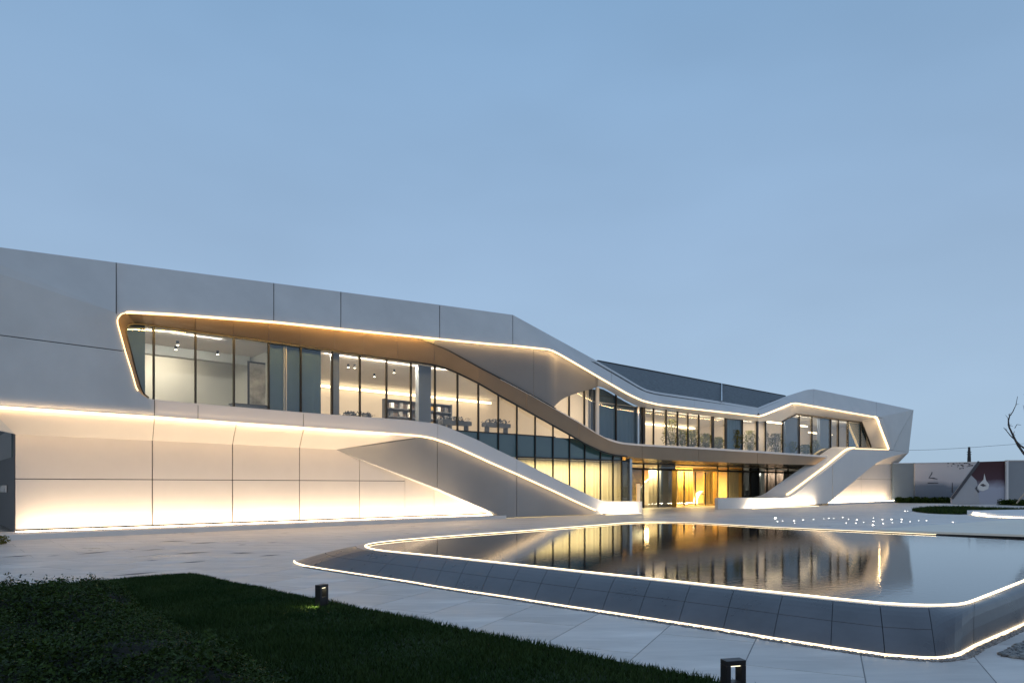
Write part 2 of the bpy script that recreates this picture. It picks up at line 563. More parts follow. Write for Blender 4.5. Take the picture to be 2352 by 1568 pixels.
# --- lower ribbon: sill band that runs down into the ramp
lb = [355, 455, 697, 1006, 1187, 1474]
for a, b in zip(lb, lb[1:]):
    panel_strip('sill_panel', S_l, L_l, a, b, lambda x: 0.28 if x < 1380 else max(0.0, 0.28 - (x - 1380) / 40 * 0.28), 0.0, M['white'] if a > 340 else M['panel'],
                g=0.8 if a < 1000 else 0.3, step=8)
backing(S_l, L_l, 355, 1470, 0.26, 0.0)
# top of the sill band back to the glass
xs = cols(340, 1474, 10)
strip('sill_top', [FP(x, S_l(x), 0.26) + Vector((0, 0, -0.01)) for x in xs], [FP(x, S_l(x), 0.26) + Vector((0, 0, -0.01)) + IN * 1.25 for x in xs], UP * -0.06, M['white'], B)
# end block of the ramp
slab('ramp_end', [FP(1474, 1150.8, 0.0), FP(1474, 1177.3, 0.0), FP(1474, 1177.3, 0.0) + IN * 1.5, FP(1474, 1150.8, 0) + IN * 1.5], DF * 0.05, M['white'], B)

# --- fin below the ramp light line
FT = [(772, 1032), (869, 1019), (930, 1010), (966, 1004)]
def fin_top(x): return lin(FT, x) if x < 958 else L_l(x) + 0.5
def fin_top_off(x): return max(0.02, 1.3 - (x - 772) / (966 - 772) * 1.28) if x < 966 else 0.02
FD = [(772, 1032.6), (1004.8, 1121.5), (1132, 1176.3), (1165, 1188.5), (1387, 1179.8), (1475, 1177)]
def fin_bot(x): return lin(FD, x)
def fin_bot_off(x): return lin([(772, 1.3), (1004, 0.75), (1132, 0.32), (1165, 0.0), (1500, 0.0)], x)
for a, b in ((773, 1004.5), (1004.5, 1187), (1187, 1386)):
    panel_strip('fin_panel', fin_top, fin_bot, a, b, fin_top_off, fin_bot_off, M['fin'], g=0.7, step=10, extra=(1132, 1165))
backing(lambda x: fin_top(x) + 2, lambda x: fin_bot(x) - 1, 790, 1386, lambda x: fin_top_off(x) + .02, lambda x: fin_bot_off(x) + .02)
xs = cols(776, 1165, 15)
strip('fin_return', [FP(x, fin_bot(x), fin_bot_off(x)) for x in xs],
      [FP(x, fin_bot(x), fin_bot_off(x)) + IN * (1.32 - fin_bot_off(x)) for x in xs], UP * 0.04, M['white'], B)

# --- soffit of the overhang
SOI = [(-60, 993), (34, 997), (350, 1011.5), (534, 1020), (688, 1027.5), (772, 1032)]
def soi(x): return lin(SOI, x)
sb = [(-27, 34), (355, 350.5), (543, 534), (697.5, 688), (966, 772)]
for k, ((a1, a2), (b1, b2)) in enumerate(zip(sb, sb[1:])):
    n = 14
    g1 = 0.8
    tp, bt = [], []
    for i in range(n + 1):
        u = i / n
        xa = a1 + g1 + (b1 - a1 - 2 * g1) * u
        xb = a2 + g1 + (b2 - a2 - 2 * g1) * u
        tp.append(FP(xa, L_l(xa) + 2, 0.03))
        bt.append(FP(xb, soi(xb), 1.3))
    strip('soffit_panel', tp, bt, IN * 0.05 + UP * 0.04, M['soffit'], B)
# flat underside further left
slab('overhang_underside', [FP(-27, 934, 0.03), FP(-300, 914, 0.03), TZ(-9, 4.86, 9), TZ(-1.5, 4.86, 9), FP(34, 996.5, 1.32)], UP * 0.08, M['panel'], B)
xs = cols(-27, 966, 30)
strip('backing', [FP(x, L_l(x) - 1, 0.15) for x in xs], [FP(34 + (x + 27) / 993 * 738, soi(34 + (x + 27) / 993 * 738) - 3, 1.45) for x in xs], IN * 0.05 + UP * .05, M['back'], B)

# --- lit lower wall (individual panels) with plinth
WB = 0.20
cx = [34, 350, 534, 688, 826, 930, 997, 1062, 1150]
z_mid = 2.27
gw = 0.022
for i, (a, b) in enumerate(zip(cx, cx[1:])):
    ta, tb = tx(a, 1.3), tx(b, 1.3)
    g_ = gw if i < 4 else 0.010
    if i < 5:
        rows = [(WB + 0.09, z_mid - 0.016), (z_mid + 0.016, 4.02)]
    else:
        rows = [(WB + 0.09, 3.2 if i == 5 else 2.6 if i == 6 else 1.9)]
    for (z0, z1) in rows:
        slab('wall_panel', [TZ(ta + g_, z0, 1.3), TZ(tb - g_, z0, 1.3), TZ(tb - g_, z1, 1.3), TZ(ta + g_, z1, 1.3)], IN * 0.05, M['lower'], B)
t0, t1 = tx(34, 1.36), tx(1165, 1.36)
slab('backing', [TZ(t0 + .01, 0, 1.37), TZ(t1, 0, 1.37), TZ(t1, 4.0, 1.37), TZ(t0 + .01, 4.0, 1.37)], IN * 0.15, M['back'], B)

pl = [(-26, -1.3), (0, -0.80), (60, -0.72), (400, -0.55), (800, -0.35), (1100, -0.15), (1163, -0.12)]
pts_f = [XZ(x, 0.2, 0) + N3 * (-o_) for x, o_ in pl]
pts_f = [XZ(x, 0.2, o_) for x, o_ in pl]
pts_b = [TZ(tx(x, 1.3) if k else tx(34, 1.3) - 1.2, 0.2, 1.45) for k, (x, o_) in enumerate(pl)]
strip('plinth', pts_f, pts_b, UP * -0.2, M['white'], B)
# recessed light line along the foot of the wall
xs = cols(36, 1150, 60)
sweep('wall_wash_light', [TZ(tx(x, 0.98), 0.215, 0.98) for x in xs], 0.10, 0.035, M['ledwall'], B)

# dark side wall of the ground floor, left end
side = mat('dark_side_wall', (0.03, 0.032, 0.036), 0.35, var=0.2, vscale=0.6)
tl = tx(34, 1.3)
slab('side_wall', [TZ(tl, 0.2, 1.37), TZ(tl, 0.2, 22), TZ(tl, 4.86, 22), TZ(tl, 4.86, 1.37)], DF * 0.2, side, B)
def sidep(x, y):
    a_, b_ = 1.4, 40.0
    for _ in range(40):
        m_ = (a_ + b_) / 2
        q = TZ(tl, 0, m_)
        if q.x / q.y > ratio(x): a_ = m_
        else: b_ = m_
    q = TZ(tl - .02, 0, a_)
    return Vector((q.x, q.y, CAMZ + (1115 - y) / 1568 * q.y))
for st in ([(2, 1114), (5, 1130), (8.5, 1114)], [(8.5, 1114), (10, 1130), (13.5, 1114)], [(16, 1114), (16, 1130)]):
    P_ = [sidep(*q) for q in st]
    for a_, b_ in zip(P_, P_[1:]):
        w_ = IN * .32
        slab('letter_stroke', [a_ - w_, a_ + w_, b_ + w_, b_ - w_], DF * -.04, M['white'], B)
slab('side_window', [TZ(tl - .03, 3.15, 2.2), TZ(tl - .03, 3.15, 20), TZ(tl - .03, 4.3, 20), TZ(tl - .03, 4.3, 2.2)], DF * 0.03, M['spandrel'], B)

# --- upper light line along the window heads
led_pts = [FP(x, y, -0.02) for x, y in ((355, 917.5), (338.7, 915.5), (325, 907), (317, 897), (312.8, 889.5), (301, 848), (288.2, 807.6), (276, 764), (270.3, 743), (269.8, 735), (272, 728), (278, 721.5), (290, 717.8))]
xs = cols(300, 1738, 12)
led_pts2 = [FP(290, 717.8, -0.02)] + [FP(x, B_(x), -0.02) for x in xs]
sweep('light_line', led_pts[3:], 0.06, 0.035, M['led'], B)
sweep('light_line', led_pts2, 0.09, 0.085, M['led'], B)
sweep('light_line', [FP(x, B_(x), -0.02) for x in cols(1738, 2012, 9)], 0.09, 0.10, M['led'], B)
# lower light line
xs = cols(-300, 1368, 12)
sweep('light_line', [FP(x, L_l(x), -0.02) for x in xs], 0.09, 0.085, M['led'], B)

# the lamps of those light lines
dn_in = IN * 0.75 - UP * 0.66
line_lamps('line_lamp', [FP(x, L_l(x) + 3, -0.16) for x in (-200, 34, 360, 560, 700, 830, 900)], IN * 0.96 - UP * 0.28, 8.0, 0.06, B)
line_lamps('line_lamp', [FP(x, L_l(x) + 4, -0.22) for x in (990, 1015, 1045, 1090, 1187, 1269, 1330, 1366)], IN * 0.6 - UP * 0.8, 1.5, 0.06, B)
line_lamps('line_lamp', [FP(x, B_(x) + 3, -0.12) for x in (300, 600, 1000)], IN * 0.6 - UP * 0.8, 24.0, 0.06, B, col=(1.0, .56, .14))
line_lamps('line_lamp', [FP(x, B_(x) + 3, -0.14) for x in (1000, 1125, 1226, 1272, 1326, 1384, 1441, 1470, 1500, 1540, 1600, 1740)], IN * 0.6 - UP * 0.8, 5.5, 0.06, B, col=(1.0, .62, .26))
line_lamps('line_lamp', [FP(x, B_(x) + 3, -0.14) for x in (1745, 1821)], IN * 0.8 - UP * 0.6, 4.5, 0.06, B)
line_lamps('line_lamp', [FP(x, B_(x) + 3, -0.14) for x in (1826, 2010)], IN * 0.7 - UP * 0.7, 5.5, 0.06, B, col=(1.0, .62, .26))
area('line_lamp', FP(2020, 995, -0.1), 0.08, 3.4, 30, IN * .8 - DF * .6, B, col=(1.0, .66, .34))
line_lamps('wall_wash_lamp', [TZ(tx(x, 0.6), 0.26, 0.62) for x in (45, 350, 690, 1110)], UP * 0.93 + IN * 0.36, 20.0, 0.10, B, col=(1.0, .75, .50))
line_lamps('wall_wash_lamp', [TZ(tx(x, 0.6), 0.26, 0.5) for x in (1905, 2050)], UP * 0.93 + IN * 0.36, 22.0, 0.10, B, col=(1.0, .74, .48))

# --- champagne reveal of the long window, turning into the floating ribbon
INN = [(313.7, 743), (354.6, 748.5), (536.4, 774), (562.7, 777), (656, 790), (691.6, 795), (826.5, 814.5), (887.6, 823), (943, 830), (998, 838), (1025, 846), (1051.7, 857), (1098.6, 880),
       (1143.8, 906.6), (1187, 930.5), (1263, 973), (1309, 998.6), (1343.5, 1018.8), (1383.7, 1037.5), (1412.5, 1045), (1470, 1051.7), (1550, 1057), (1702, 1063), (1810, 1066), (1900, 1068)]
RUP = [(930, 771.8), (950, 775), (966, 779), (981, 784.5), (998, 791.5), (1031.6, 806), (1098.5, 843), (1125.4, 857), (1225.8, 910), (1274.7, 938), (1326, 967), (1372, 995.8), (1401, 1011), (1426.8, 1018.4), (1470, 1022.5),
       (1594, 1029), (1688, 1035), (1738, 1038), (1876, 1047.5), (1930, 1051)]
def inn(x): return smo(INN, x, 8)
def rup(x): return min(smo(RUP, x, 8), 2000) if x > 942 else B_(x) + 1.8
def inn_off(x): return 1.5 if x < 1150 else max(0.98, 1.5 - (x - 1150) / 260 * 0.52)
def rup_off(x): return 0.03 if x < 945 else min(0.9, 0.03 + (x - 945) / 190 * 0.87)
OUTL = [(338.7, 914.5), (325, 905.5), (318, 897.5), (313.7, 889.5), (301, 848), (289, 807.6), (277, 764), (271.5, 743), (271, 735), (273.5, 728.5), (280, 722.5), (292, 719.5)]
INL = [(341, 914), (330, 905), (325, 896.5), (321, 886), (310, 848), (300, 807), (291.5, 775), (289, 765), (289, 757), (291.5, 750.5), (299, 745.3), (311, 743)]
strip('reveal_panel', [FP(x, y, 0.03) for x, y in OUTL], [FP(x, y, 1.5) for x, y in INL], IN * 0.02 + DF * -0.05, M['bronze'], B)
rs = [292.5, 449, 537, 617, 691, 769, 836, 913, 998, 1098, 1210, 1330, 1475, 1605, 1740, 1930]
for a, b in zip(rs, rs[1:]):
    xs = cols(a + .35, b - .35, 8)
    def rp(x):
        return (rup(x), rup_off(x))
    strip('ribbon_panel', [FP(x, rup(x), rup_off(x)) for x in xs], [FP(x, inn(x), inn_off(x)) for x in xs], IN * 0.04 + UP * 0.03, M['bronze'], B)
# top return of the ribbon and pale slab edge
xs = cols(1150, 1930, 10)
strip('slab_edge', [FP(x, rup(x) - (1.0 if x < 1400 else 3.2), rup_off(x) + .02) for x in xs], [FP(x, rup(x) + 1.0, rup_off(x) - .04) for x in xs], IN * 0.12, M['white'], B)
xs = cols(1225, 1930, 12)
strip('slab_top', [FP(x, rup(x), rup_off(x) + .05) for x in xs], [FP(x, rup(x), rup_off(x)) + IN * 1.2 for x in xs], UP * -0.08, M['white'], B)
# dark trim line over ribbon / infill joint and at the glass head
sweep('trim', [FP(x, rup(x) - 0.7, rup_off(x) + 0.0) for x in cols(946, 1276, 12)], 0.05, 0.07, M['frame'], B)
sweep('head_frame', [FP(x, y, 1.47) for x, y in INL] + [FP(x, inn(x), inn_off(x) - .01) for x in cols(320, 1440, 12)], 0.08, 0.09, M['frame'], B)

# --- infill / soffit between the light line and the right-hand glazing
IB = [(945, 775.3), (966, 780), (981, 785.5), (998, 792.5), (1031, 807), (1098, 844), (1125, 858), (1226, 911), (1262, 932), (1272, 935.5), (1278, 928), (1290, 917), (1309, 908), (1340, 898), (1362, 892.5), (1373, 887), (1385, 889.5), (1401, 898), (1435, 918),
      (1458, 929.7), (1470, 934), (1500, 937), (1536, 941), (1594, 950), (1637, 956), (1668, 960), (1738, 967), (1796, 968), (1808, 961), (1829, 950.5), (1840, 951.5), (1979, 968.5)]
def ib(x): return lin(IB, x)
def ib_off(x): return lin([(945, 0.08), (1135, 0.98), (1260, 1.02), (1280, 1.5), (2100, 1.6)], x)
def ib_map(x):      # the inner edge of the last bay sits further left than the outer edge
    return x
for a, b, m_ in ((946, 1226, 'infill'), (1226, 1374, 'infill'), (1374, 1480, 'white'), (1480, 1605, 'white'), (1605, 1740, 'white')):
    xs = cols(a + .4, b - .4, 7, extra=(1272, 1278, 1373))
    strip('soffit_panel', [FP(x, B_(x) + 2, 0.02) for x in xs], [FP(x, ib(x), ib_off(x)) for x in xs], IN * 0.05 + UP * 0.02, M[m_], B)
prs = [(1740.5, 1740.5), (1757, 1765), (1780, 1796), (1800, 1809), (1819, 1829), (1830, 1838), (1870, 1865), (1920, 1902), (1970, 1945), (2013, 1979)]
strip('soffit_panel', [FP(a, B_(a) + 2, 0.02) for a, b in prs], [FP(b, ib(b), 1.6) for a, b in prs], IN * 0.03 + UP * 0.05, M['white'], B)
# right jamb (inclined) with its light line
jo = [(2013, 959), (2020, 977), (2034, 1013), (2041, 1031)]
ji = [(1979, 968.5), (1985, 984), (1996, 1012), (2001, 1027)]
strip('jamb_panel', [FP(x, y, 0.12) for x, y in jo], [FP(x, y, 1.6) for x, y in ji], DF * 0.05, M['white'], B)
jf = [(2027, 959.5), (2033, 978), (2045, 1014), (2051, 1033.5)]
strip('jamb_edge', [FP(x, y, 0.0) for x, y in jf], [FP(x, y, 0.12) for x, y in jo], DF * 0.04, M['white'], B)
sweep('light_line', [FP(x, y, 0.02) for x, y in [(2009, 957.5), (2014, 960)] + jo[1:]], 0.13, 0.26, M['led'], B)
sweep('opening_frame', [FP(x, y, 1.55) for x, y in [(1796, 968), (1808, 961), (1829, 951), (1979, 969)] + ji[1:]], 0.10, 0.16, M['frame'], B)

# --- right end of the ribbon and its leg
Z1 = [(1911.5, 1068.5), (1911.5, 1146.6), (1900, 1156), (1728, 1166.5), (1649, 1169.5), (1649, 1143.5), (1795, 1143), (1808, 1142), (1818, 1138.5), (1830, 1131)]
slab('ribbon_leg_panel', [FP(x, y, 0.0) for x, y in Z1], d_in, M['white'], B)
Z2 = [(2051, 1034), (2086.5, 1039.5), (2058, 1045.5), (2030, 1054), (2013, 1063), (1995, 1077), (1912.5, 1145.8), (1912.5, 1067.8), (1935, 1048), (1944, 1040), (1953, 1034), (1962, 1031), (1972, 1030)]
slab('ribbon_leg_panel', [FP(x, y, 0.0) for x, y in Z2], d_in, M['white'], B)
RE1 = [(2013.5, 923.2), (2098, 941), (2061, 1000), (2051, 1033.5), (2027, 959.5), (2013.5, 957)]
slab('facade_panel', [FP(2013.5, 923.2, LEAN), FP(2098, 941, 0.3), FP(2064, 1000, 0), FP(2051, 1033.3, 0), FP(2027, 959, 0), FP(2013.5, 957, 0)], d_in, M['panel'], B)
slab('facade_panel', [FP(2098.4, 941, 0.3), FP(2087, 1039.3, 0.45), FP(2051.6, 1033.6, 0), FP(2064.4, 1000.2, 0)], d_in, M['panel'], B)
slab('end_wall', [FP(2098, 941.5, 0.36), FP(2087, 1039, 0.51), FP(2087, 1039, 0.51) + IN * 20, FP(2098, 941.5, 0.36) + IN * 20 - UP * 4], DF * -0.05, M['panel'], B)
# inclined inner face of the leg, its groove light
lo = [(2047, 1033), (1972, 1029.6), (1962, 1030.6), (1953, 1033.6), (1944, 1039.6), (1935, 1047.6), (1906, 1072), (1830, 1130.5), (1818, 1138), (1808, 1141.6), (1795, 1142.6), (1649, 1143)]
li = [(2001, 1027), (1925, 1026), (1916, 1026), (1910, 1027), (1903, 1030.5), (1897, 1034.5), (1868, 1055), (1775, 1120), (1760, 1131), (1748, 1137), (1730, 1141.6), (1645, 1142.6)]
strip('leg_inner_panel', [FP(x, y, 0.02) for x, y in lo], [FP(x, y, 1.5 if x > 1740 else .3) for x, y in li], UP * -0.04 + IN * 0.04, M['panel'], B)
sweep('light_line', [FP(a1, b1, 0.02).lerp(FP(a2, b2, 1.5), .2) + N3 * .03 + UP * .05 for (a1, b1), (a2, b2) in list(zip(lo, li))[1:9]], 0.12, 0.15, M['led'], B)
sweep('light_line', [FP(x, y, 0.0) for x, y in ((1965, 1029.8), (2041, 1032))], 0.08, 0.07, M['led'], B)
slab('ramp_end', [FP(1649, 1143.5, 0.02), FP(1649, 1169.5, 0.02), FP(1649, 1169.5, 0.0) + IN * .3, FP(1649, 1143.5, 0.0) + IN * .3], DF * 0.05, M['white'], B)
# soffit and wall below the right end
strip('soffit_panel', [FP(x, y, 0.03) for x, y in ((2086.5, 1039.5), (2072, 1042), (2058, 1045.5), (2030, 1054), (2013, 1063), (2008, 1066))],
      [FP(x, y, 1.3) for x, y in ((2062, 1064.5), (2056, 1065), (2050, 1065.2), (2035, 1065.5), (2020, 1066), (2008, 1067))], IN * .05 + UP * 0.05, M['lower'], B)
tA, tB = tx(1890, 1.3), tx(2059.5, 1.3)
tM = tx(1978, 1.3)
for (u, v) in ((tA, tM - .03), (tM + .03, tB)):
    for z0, z1 in ((0.25, 2.75), (2.78, 4.75)):
        slab('wall_panel', [TZ(u, z0, 1.3), TZ(v, z0, 1.3), TZ(v, z1, 1.3), TZ(u, z1, 1.3)], IN * 0.05, M['lower'], B)
slab('backing', [TZ(tA, 0, 1.37), TZ(tB - .02, 0, 1.37), TZ(tB - .02, 4.7, 1.37), TZ(tA, 4.7, 1.37)], IN * 0.15, M['back'], B)
slab('end_wall', [TZ(tB, 0, 1.3), TZ(tB, 0, 20), TZ(tB, 4.8, 20), TZ(tB, 4.8, 1.3)], DF * -0.1, M['panel'], B)
strip('plinth', [TZ(tx(1900), 0.18, -0.1), TZ(tx(2068), 0.18, -0.3)], [TZ(tA, 0.18, 1.4), TZ(tB + .6, 0.18, 1.4)], UP * -.18, M['white'], B)
sweep('wall_wash_light', [TZ(tA, 0.2, 0.9), TZ(tB - .1, 0.2, 0.9)], 0.12, 0.04, M['ledwall'], B)

# linear uplights in the paving before the two ends of the ramps
for xa, xb, nm in ((1392, 1472, 0), (1728, 1880, 1)):
    a = tx(xa, -0.45); b = tx(xb, -0.45)
    w = thing('ground_uplight', 'slim linear uplight set in the paving before the %s' % ('left ramp end beside the entrance' if nm == 0 else 'foot of the right sloping leg'), 'ground light',
              'linear uplights in the paving', loc=TZ((a + b) / 2, 0.0, -0.45))
    o = box('lens', Vector((0, 0, 0.012)), b - a, 0.10, 0.02, M['ledpool'], w, ax=DF, ay=N3)
    l = area('lamp', (0, 0, 0.05), (b - a), 0.08, 36 * (b - a), UP * 0.75 + IN * 0.66, w, col=(1.0, 0.80, 0.56))

# --- roofs and back
xs = [-300, 0, 267, 783, 1178, 1370]
strip('flat_roof', [FP(x, T_(x), LEAN + .05) for x in xs], [FP(x, T_(x), LEAN) + IN * 22 for x in xs], UP * -0.2, M['roof'], B)
xs = [1300, 1366, 1420, 1450, 1487, 1520, 1600, 1656]
def rt(x): return 828 + (x - 1366) * (910 - 828) / (1805 - 1366.0)
for x0, x1 in ((1290, 1657.3), (1658.7, 1880)):
    xs = cols(x0, x1, 20, (1741,))
    rf = strip('pitched_roof', [FP(x, rt(x), 10) for x in xs], [FP(x, max(T_(x) + 6, rt(x) + 2) if x < 1366 or x > 1805 else T_(x) + 5, 0.75) for x in xs], UP * -0.15, M['roof'], B)
sweep('roof_seam', [FP(1658, rt(1658), 9.95) + UP * .08, FP(1658, T_(1658) + 1, 0.8) + UP * .08], 0.1, 0.12, M['steel'], B)
sweep('roof_ridge', [FP(x, rt(x), 10) + UP * 0.02 for x in (1372, 1500, 1700, 1803)], 0.2, 0.14, M['frame'], B)
xs = [1805, 1869, 2013, 2098]
strip('flat_roof', [FP(x, T_(x), LEAN + .05) for x in xs], [FP(x, T_(x), LEAN) + IN * 20 - UP * 4 for x in xs], UP * -0.2, M['roof'], B)
slab('rear_wall', [TZ(-9, 0, 22), TZ(92, 0, 22), TZ(92, 7.4, 22), TZ(-9, 10.4, 22)], IN * 0.3, M['panel'], B)

# ================================================================== GLAZING
GO = 1.62
def pane(x0, x1, ftop, fbot, off=GO, m='glass', name='pane', g=0.0):
    xs = cols(x0 + g, x1 - g, 12)
    return strip(name, [FP(x, ftop(x), off) for x in xs], [FP(x, fbot(x), off) for x in xs], IN * 0.02, M[m], B)
def yz(x, z, off):
    s = (NF - off) / (NX * ratio(x) + NY)
    return 1115 - (z - CAMZ) * 1568 / s
def mullion(x, y0, y1, off=GO - 0.03, w=0.06, m='frame', name='mullion', d=0.12):
    a = FP(x, y0, off); b = FP(x, y1, off)
    h = a.z - b.z
    if h < 0.15: return
    return box(name, (a + b) / 2, w, d, h, M[m], B, ax=DF, ay=N3)

ML = [285, 353, 449, 537, 617, 691, 763, 826.5, 887.6, 943.6, 999, 1050.7, 1098.6, 1144.5, 1187, 1229, 1270, 1308, 1343, 1379, 1408, 1428]
ZT1, ZT0 = 5.33, 3.87
for a, b in zip(ML, ML[1:]):
    top = lambda x: max(inn(x), 744) - 3
    if b <= 1051:
        pane(a, b, top, lambda x: S_l(x) + 4)
    else:
        bt = lambda x: yz(x, ZT1, GO)
        if inn(b) < bt(b):
            pane(a, b, top, bt)
        pane(a, b, lambda x: max(yz(x, ZT1, GO) + .8, inn(x) - 3), lambda x: yz(x, ZT0, GO), m='spandrel', name='spandrel_pane')
        if a > 1150:
            pane(a, b, lambda x: yz(x, ZT0, GO) + 1, lambda x: min(S_l(x) + 5, yz(x, 0, GO)))
for x in ML[1:]:
    mullion(x, inn(x) - 2, min(S_l(x) + 4, yz(x, 0.0, GO)), w=0.075 if x < 1100 else 0.06)
pane(1428, 1446, lambda x: yz(x, 3.87, GO), lambda x: yz(x, 0, GO), m='darkglass')
mullion(1447, 1052, 1150, w=0.28, m='steel', name='post', d=.2)
def hbar(x0, x1, z, h, off=GO - .03, m='frame', name='transom', d=.10):
    a, b = XZ(x0, z, off), XZ(x1, z, off)
    return box(name, (a + b) / 2, (b - a).length, d, h, M[m], B, ax=DF, ay=N3)
hbar(1012, 1275, ZT1, 0.06)
hbar(1187, 1446, ZT0, 0.10)

# glazing on the right, first floor
MR = [1272, 1307, 1342, 1372, 1415, 1465, 1478, 1501, 1530, 1556, 1580, 1605, 1637, 1667, 1705, 1739, 1758, 1798, 1836, 1865, 1908, 1926, 1948, 1977, 2001]
IBm = [(p[0], p[1]) for p in IB if p[0] >= 1272] + [(2001, 1027)]
def gtop(x): return lin(IBm, x) - 2.5
def gbot(x): return rup(x) + 4 if x < 1930 else 1052
for a, b in zip(MR, MR[1:]):
    pane(a, b, gtop, gbot, off=1.68)
for x in MR[1:-1]:
    thick = x in (1637, 1667, 1739, 1478)
    if x in (1372, 1465): continue
    mullion(x, gtop(x) + 1, gbot(x), off=1.62, w=0.30 if thick else 0.09, m='frame')
mullion(1372, 889, 996, off=1.55, w=0.28, m='white', name='post')
mullion(1465, 933, 1022, off=1.55, w=0.2, m='steel', name='post')

# ================================================================== INTERIORS
def sheet(name, pts, m):
    d = (pts[1] - pts[0]).cross(pts[2] - pts[0]).normalized()
    return slab(name, pts, d * -0.05, m, B)
def room(t0, t1, o0, o1, z0, z1, wall, ceil=None, floor=None):
    sheet('interior_wall', [TZ(t0, z0, o1), TZ(t1, z0, o1), TZ(t1, z1, o1), TZ(t0, z1, o1)], wall)
    sheet('interior_wall', [TZ(t0, z0, o0), TZ(t0, z0, o1), TZ(t0, z1, o1), TZ(t0, z1, o0)], wall)
    sheet('interior_wall', [TZ(t1, z0, o0), TZ(t1, z0, o1), TZ(t1, z1, o1), TZ(t1, z1, o0)], wall)
    sheet('interior_ceiling', [TZ(t0, z1, o0), TZ(t1, z1, o0), TZ(t1, z1, o1), TZ(t0, z1, o1)], ceil or M['inceil'])
    sheet('interior_floor', [TZ(t0, z0, o0), TZ(t1, z0, o0), TZ(t1, z0, o1), TZ(t0, z0, o1)], floor or M['infloor'])

# first-floor left rooms
tw = tx(655, 1.7)
room(1.0, tw, 1.72, 9.0, 5.25, 9.12, M['ingrey'])
room(tw + .1, 33.5, 1.72, 12.0, 5.25, 9.12, M['inwall'])
area('room_lamp', TZ(5.0, 9.06, 2.3), 6.5, .10, 520, IN * .6 - UP * .8, B, col=(1, .88, .72))
area('room_lamp', TZ(6.0, 9.0, 7.6), 4.5, .10, 200, IN * .5 - UP * .86, B)
area('room_lamp', TZ(17.5, 9.06, 2.3), 8, .10, 1700, IN * .6 - UP * .8, B)
area('room_lamp', TZ(27, 9.06, 2.3), 8, .10, 1300, IN * .6 - UP * .8, B)
sweep('cove_light', [TZ(t, 8.75, 11.6) for t in (14, 32.5)], 0.1, 0.16, M['ledin'], B)
sweep('cove_light', [TZ(tw + .3, 8.6, 4), TZ(tw + .3, 8.6, 11)], 0.1, 0.1, M['ledin'], B, nrm=DF)
sweep('ceiling_beam', [TZ(1.2, 8.85, 6.2), TZ(tw - .2, 8.85, 6.2)], 0.5, 0.5, M['ingrey'], B)
# first-floor middle and right rooms
room(33.8, 58.5, 1.78, 9.0, 5.0, 8.12, M['inwall'])
room(58.7, 84.0, 1.78, 8.0, 5.0, 9.32, M['inwall'])
area('room_lamp', TZ(45, 8.04, 2.2), 10, .10, 620, IN * .5 - UP * .86, B)
area('room_lamp', TZ(54, 8.04, 2.2), 6, .10, 420, IN * .5 - UP * .86, B)
area('room_lamp', TZ(66, 9.24, 2.3), 8, .10, 420, IN * .5 - UP * .86, B)
area('room_lamp', TZ(76, 9.24, 2.3), 6, .10, 240, IN * .5 - UP * .86, B)
sweep('cove_light', [TZ(41, 7.85, 8.7), TZ(57, 7.85, 8.7)], 0.1, 0.14, M['ledin'], B)
sweep('cove_light', [TZ(59.5, 8.6, 4.2), TZ(72, 8.6, 4.2)], 0.1, 0.16, M['ledin'], B)
sweep('cove_light', [TZ(74, 8.1, 5.0), TZ(80, 8.1, 5.0)], 0.1, 0.16, M['ledin'], B)
# ground floor room with curtains
room(22, tx(1446, 1.7), 1.72, 8.0, 0.0, 3.87, M['inwall'])
# columns and blinds close behind the glass (first floor left)
def bay(x0, x1, m, z0, z1, off=1.95, name='column', d=.35):
    a, b = XZ(x0, (z0 + z1) / 2, off), XZ(x1, (z0 + z1) / 2, off)
    return box(name, (a + b) / 2, (b - a).length, d, z1 - z0, M[m], B, ax=DF, ay=N3)
bay(286, 331, 'blue', 5.3, 9.1)
bay(762, 776, 'column', 5.3, 9.1, 2.2)
bay(958, 986, 'column', 5.3, 9.1, 2.3)
bay(1355, 1370, 'column', 5.05, 9.0, 2.0)
bay(1466, 1478, 'column', 5.05, 8.1, 2.0)
bay(1880, 1907, 'column', 5.05, 9.3, 2.2)
bay(1800, 1832, 'column', 5.05, 9.0, 2.4)

def drape(x0, x1, z0, z1, off, m, label, cat='curtain', group=None, amp=0.05, n=None, zf=None):
    """pleated cloth hung behind the glass"""
    a, b = XZ(x0, 0, off), XZ(x1, 0, off)
    L = (b - a).length
    n = n or max(8, int(L / 0.06))
    t = thing('curtain', label, cat, group, loc=a)
    v, f = [], []
    for i in range(n + 1):
        u = i / n
        p = (b - a) * u + N3 * (amp * math.sin(u * L * 14.0 + math.sin(u * 9) * 1.3))
        zt = z1 if zf is None else zf(x0 + (x1 - x0) * u)
        v += [p + UP * z0, p + UP * zt]
    for i in range(n):
        f.append((2 * i, 2 * i + 2, 2 * i + 3, 2 * i + 1))
    mesh_obj('cloth', v, f, m, t, smooth=True)
    box('rail', (b - a) / 2 + UP * (z1 + 0.02) if zf is None else (b - a) / 2 + UP * (z1 + .02), L, 0.05, 0.04, M['frame'], t, ax=DF, ay=N3)
    return t
drape(618, 690, 5.3, 9.05, 1.85, M['blue'], 'slate blue drawn blind filling the fifth bay of the long upper window', 'blind', 'blue blinds in the long window', 0.012)
drape(692, 737, 5.3, 9.05, 1.85, M['blue'], 'narrower slate blue blind beside the wide one, left of the warm room', 'blind', 'blue blinds in the long window', 0.012)
def blind_top(x): return max(5.2, FP(x, ib(x), 1.9).z - 0.12)
drape(1375, 1414, 5.1, 8.6, 1.95, M['blue'], 'tall slate blue blind with slanted top, right of the white upper post', 'blind', 'blue blinds in the right upper glazing', 0.012, zf=blind_top)
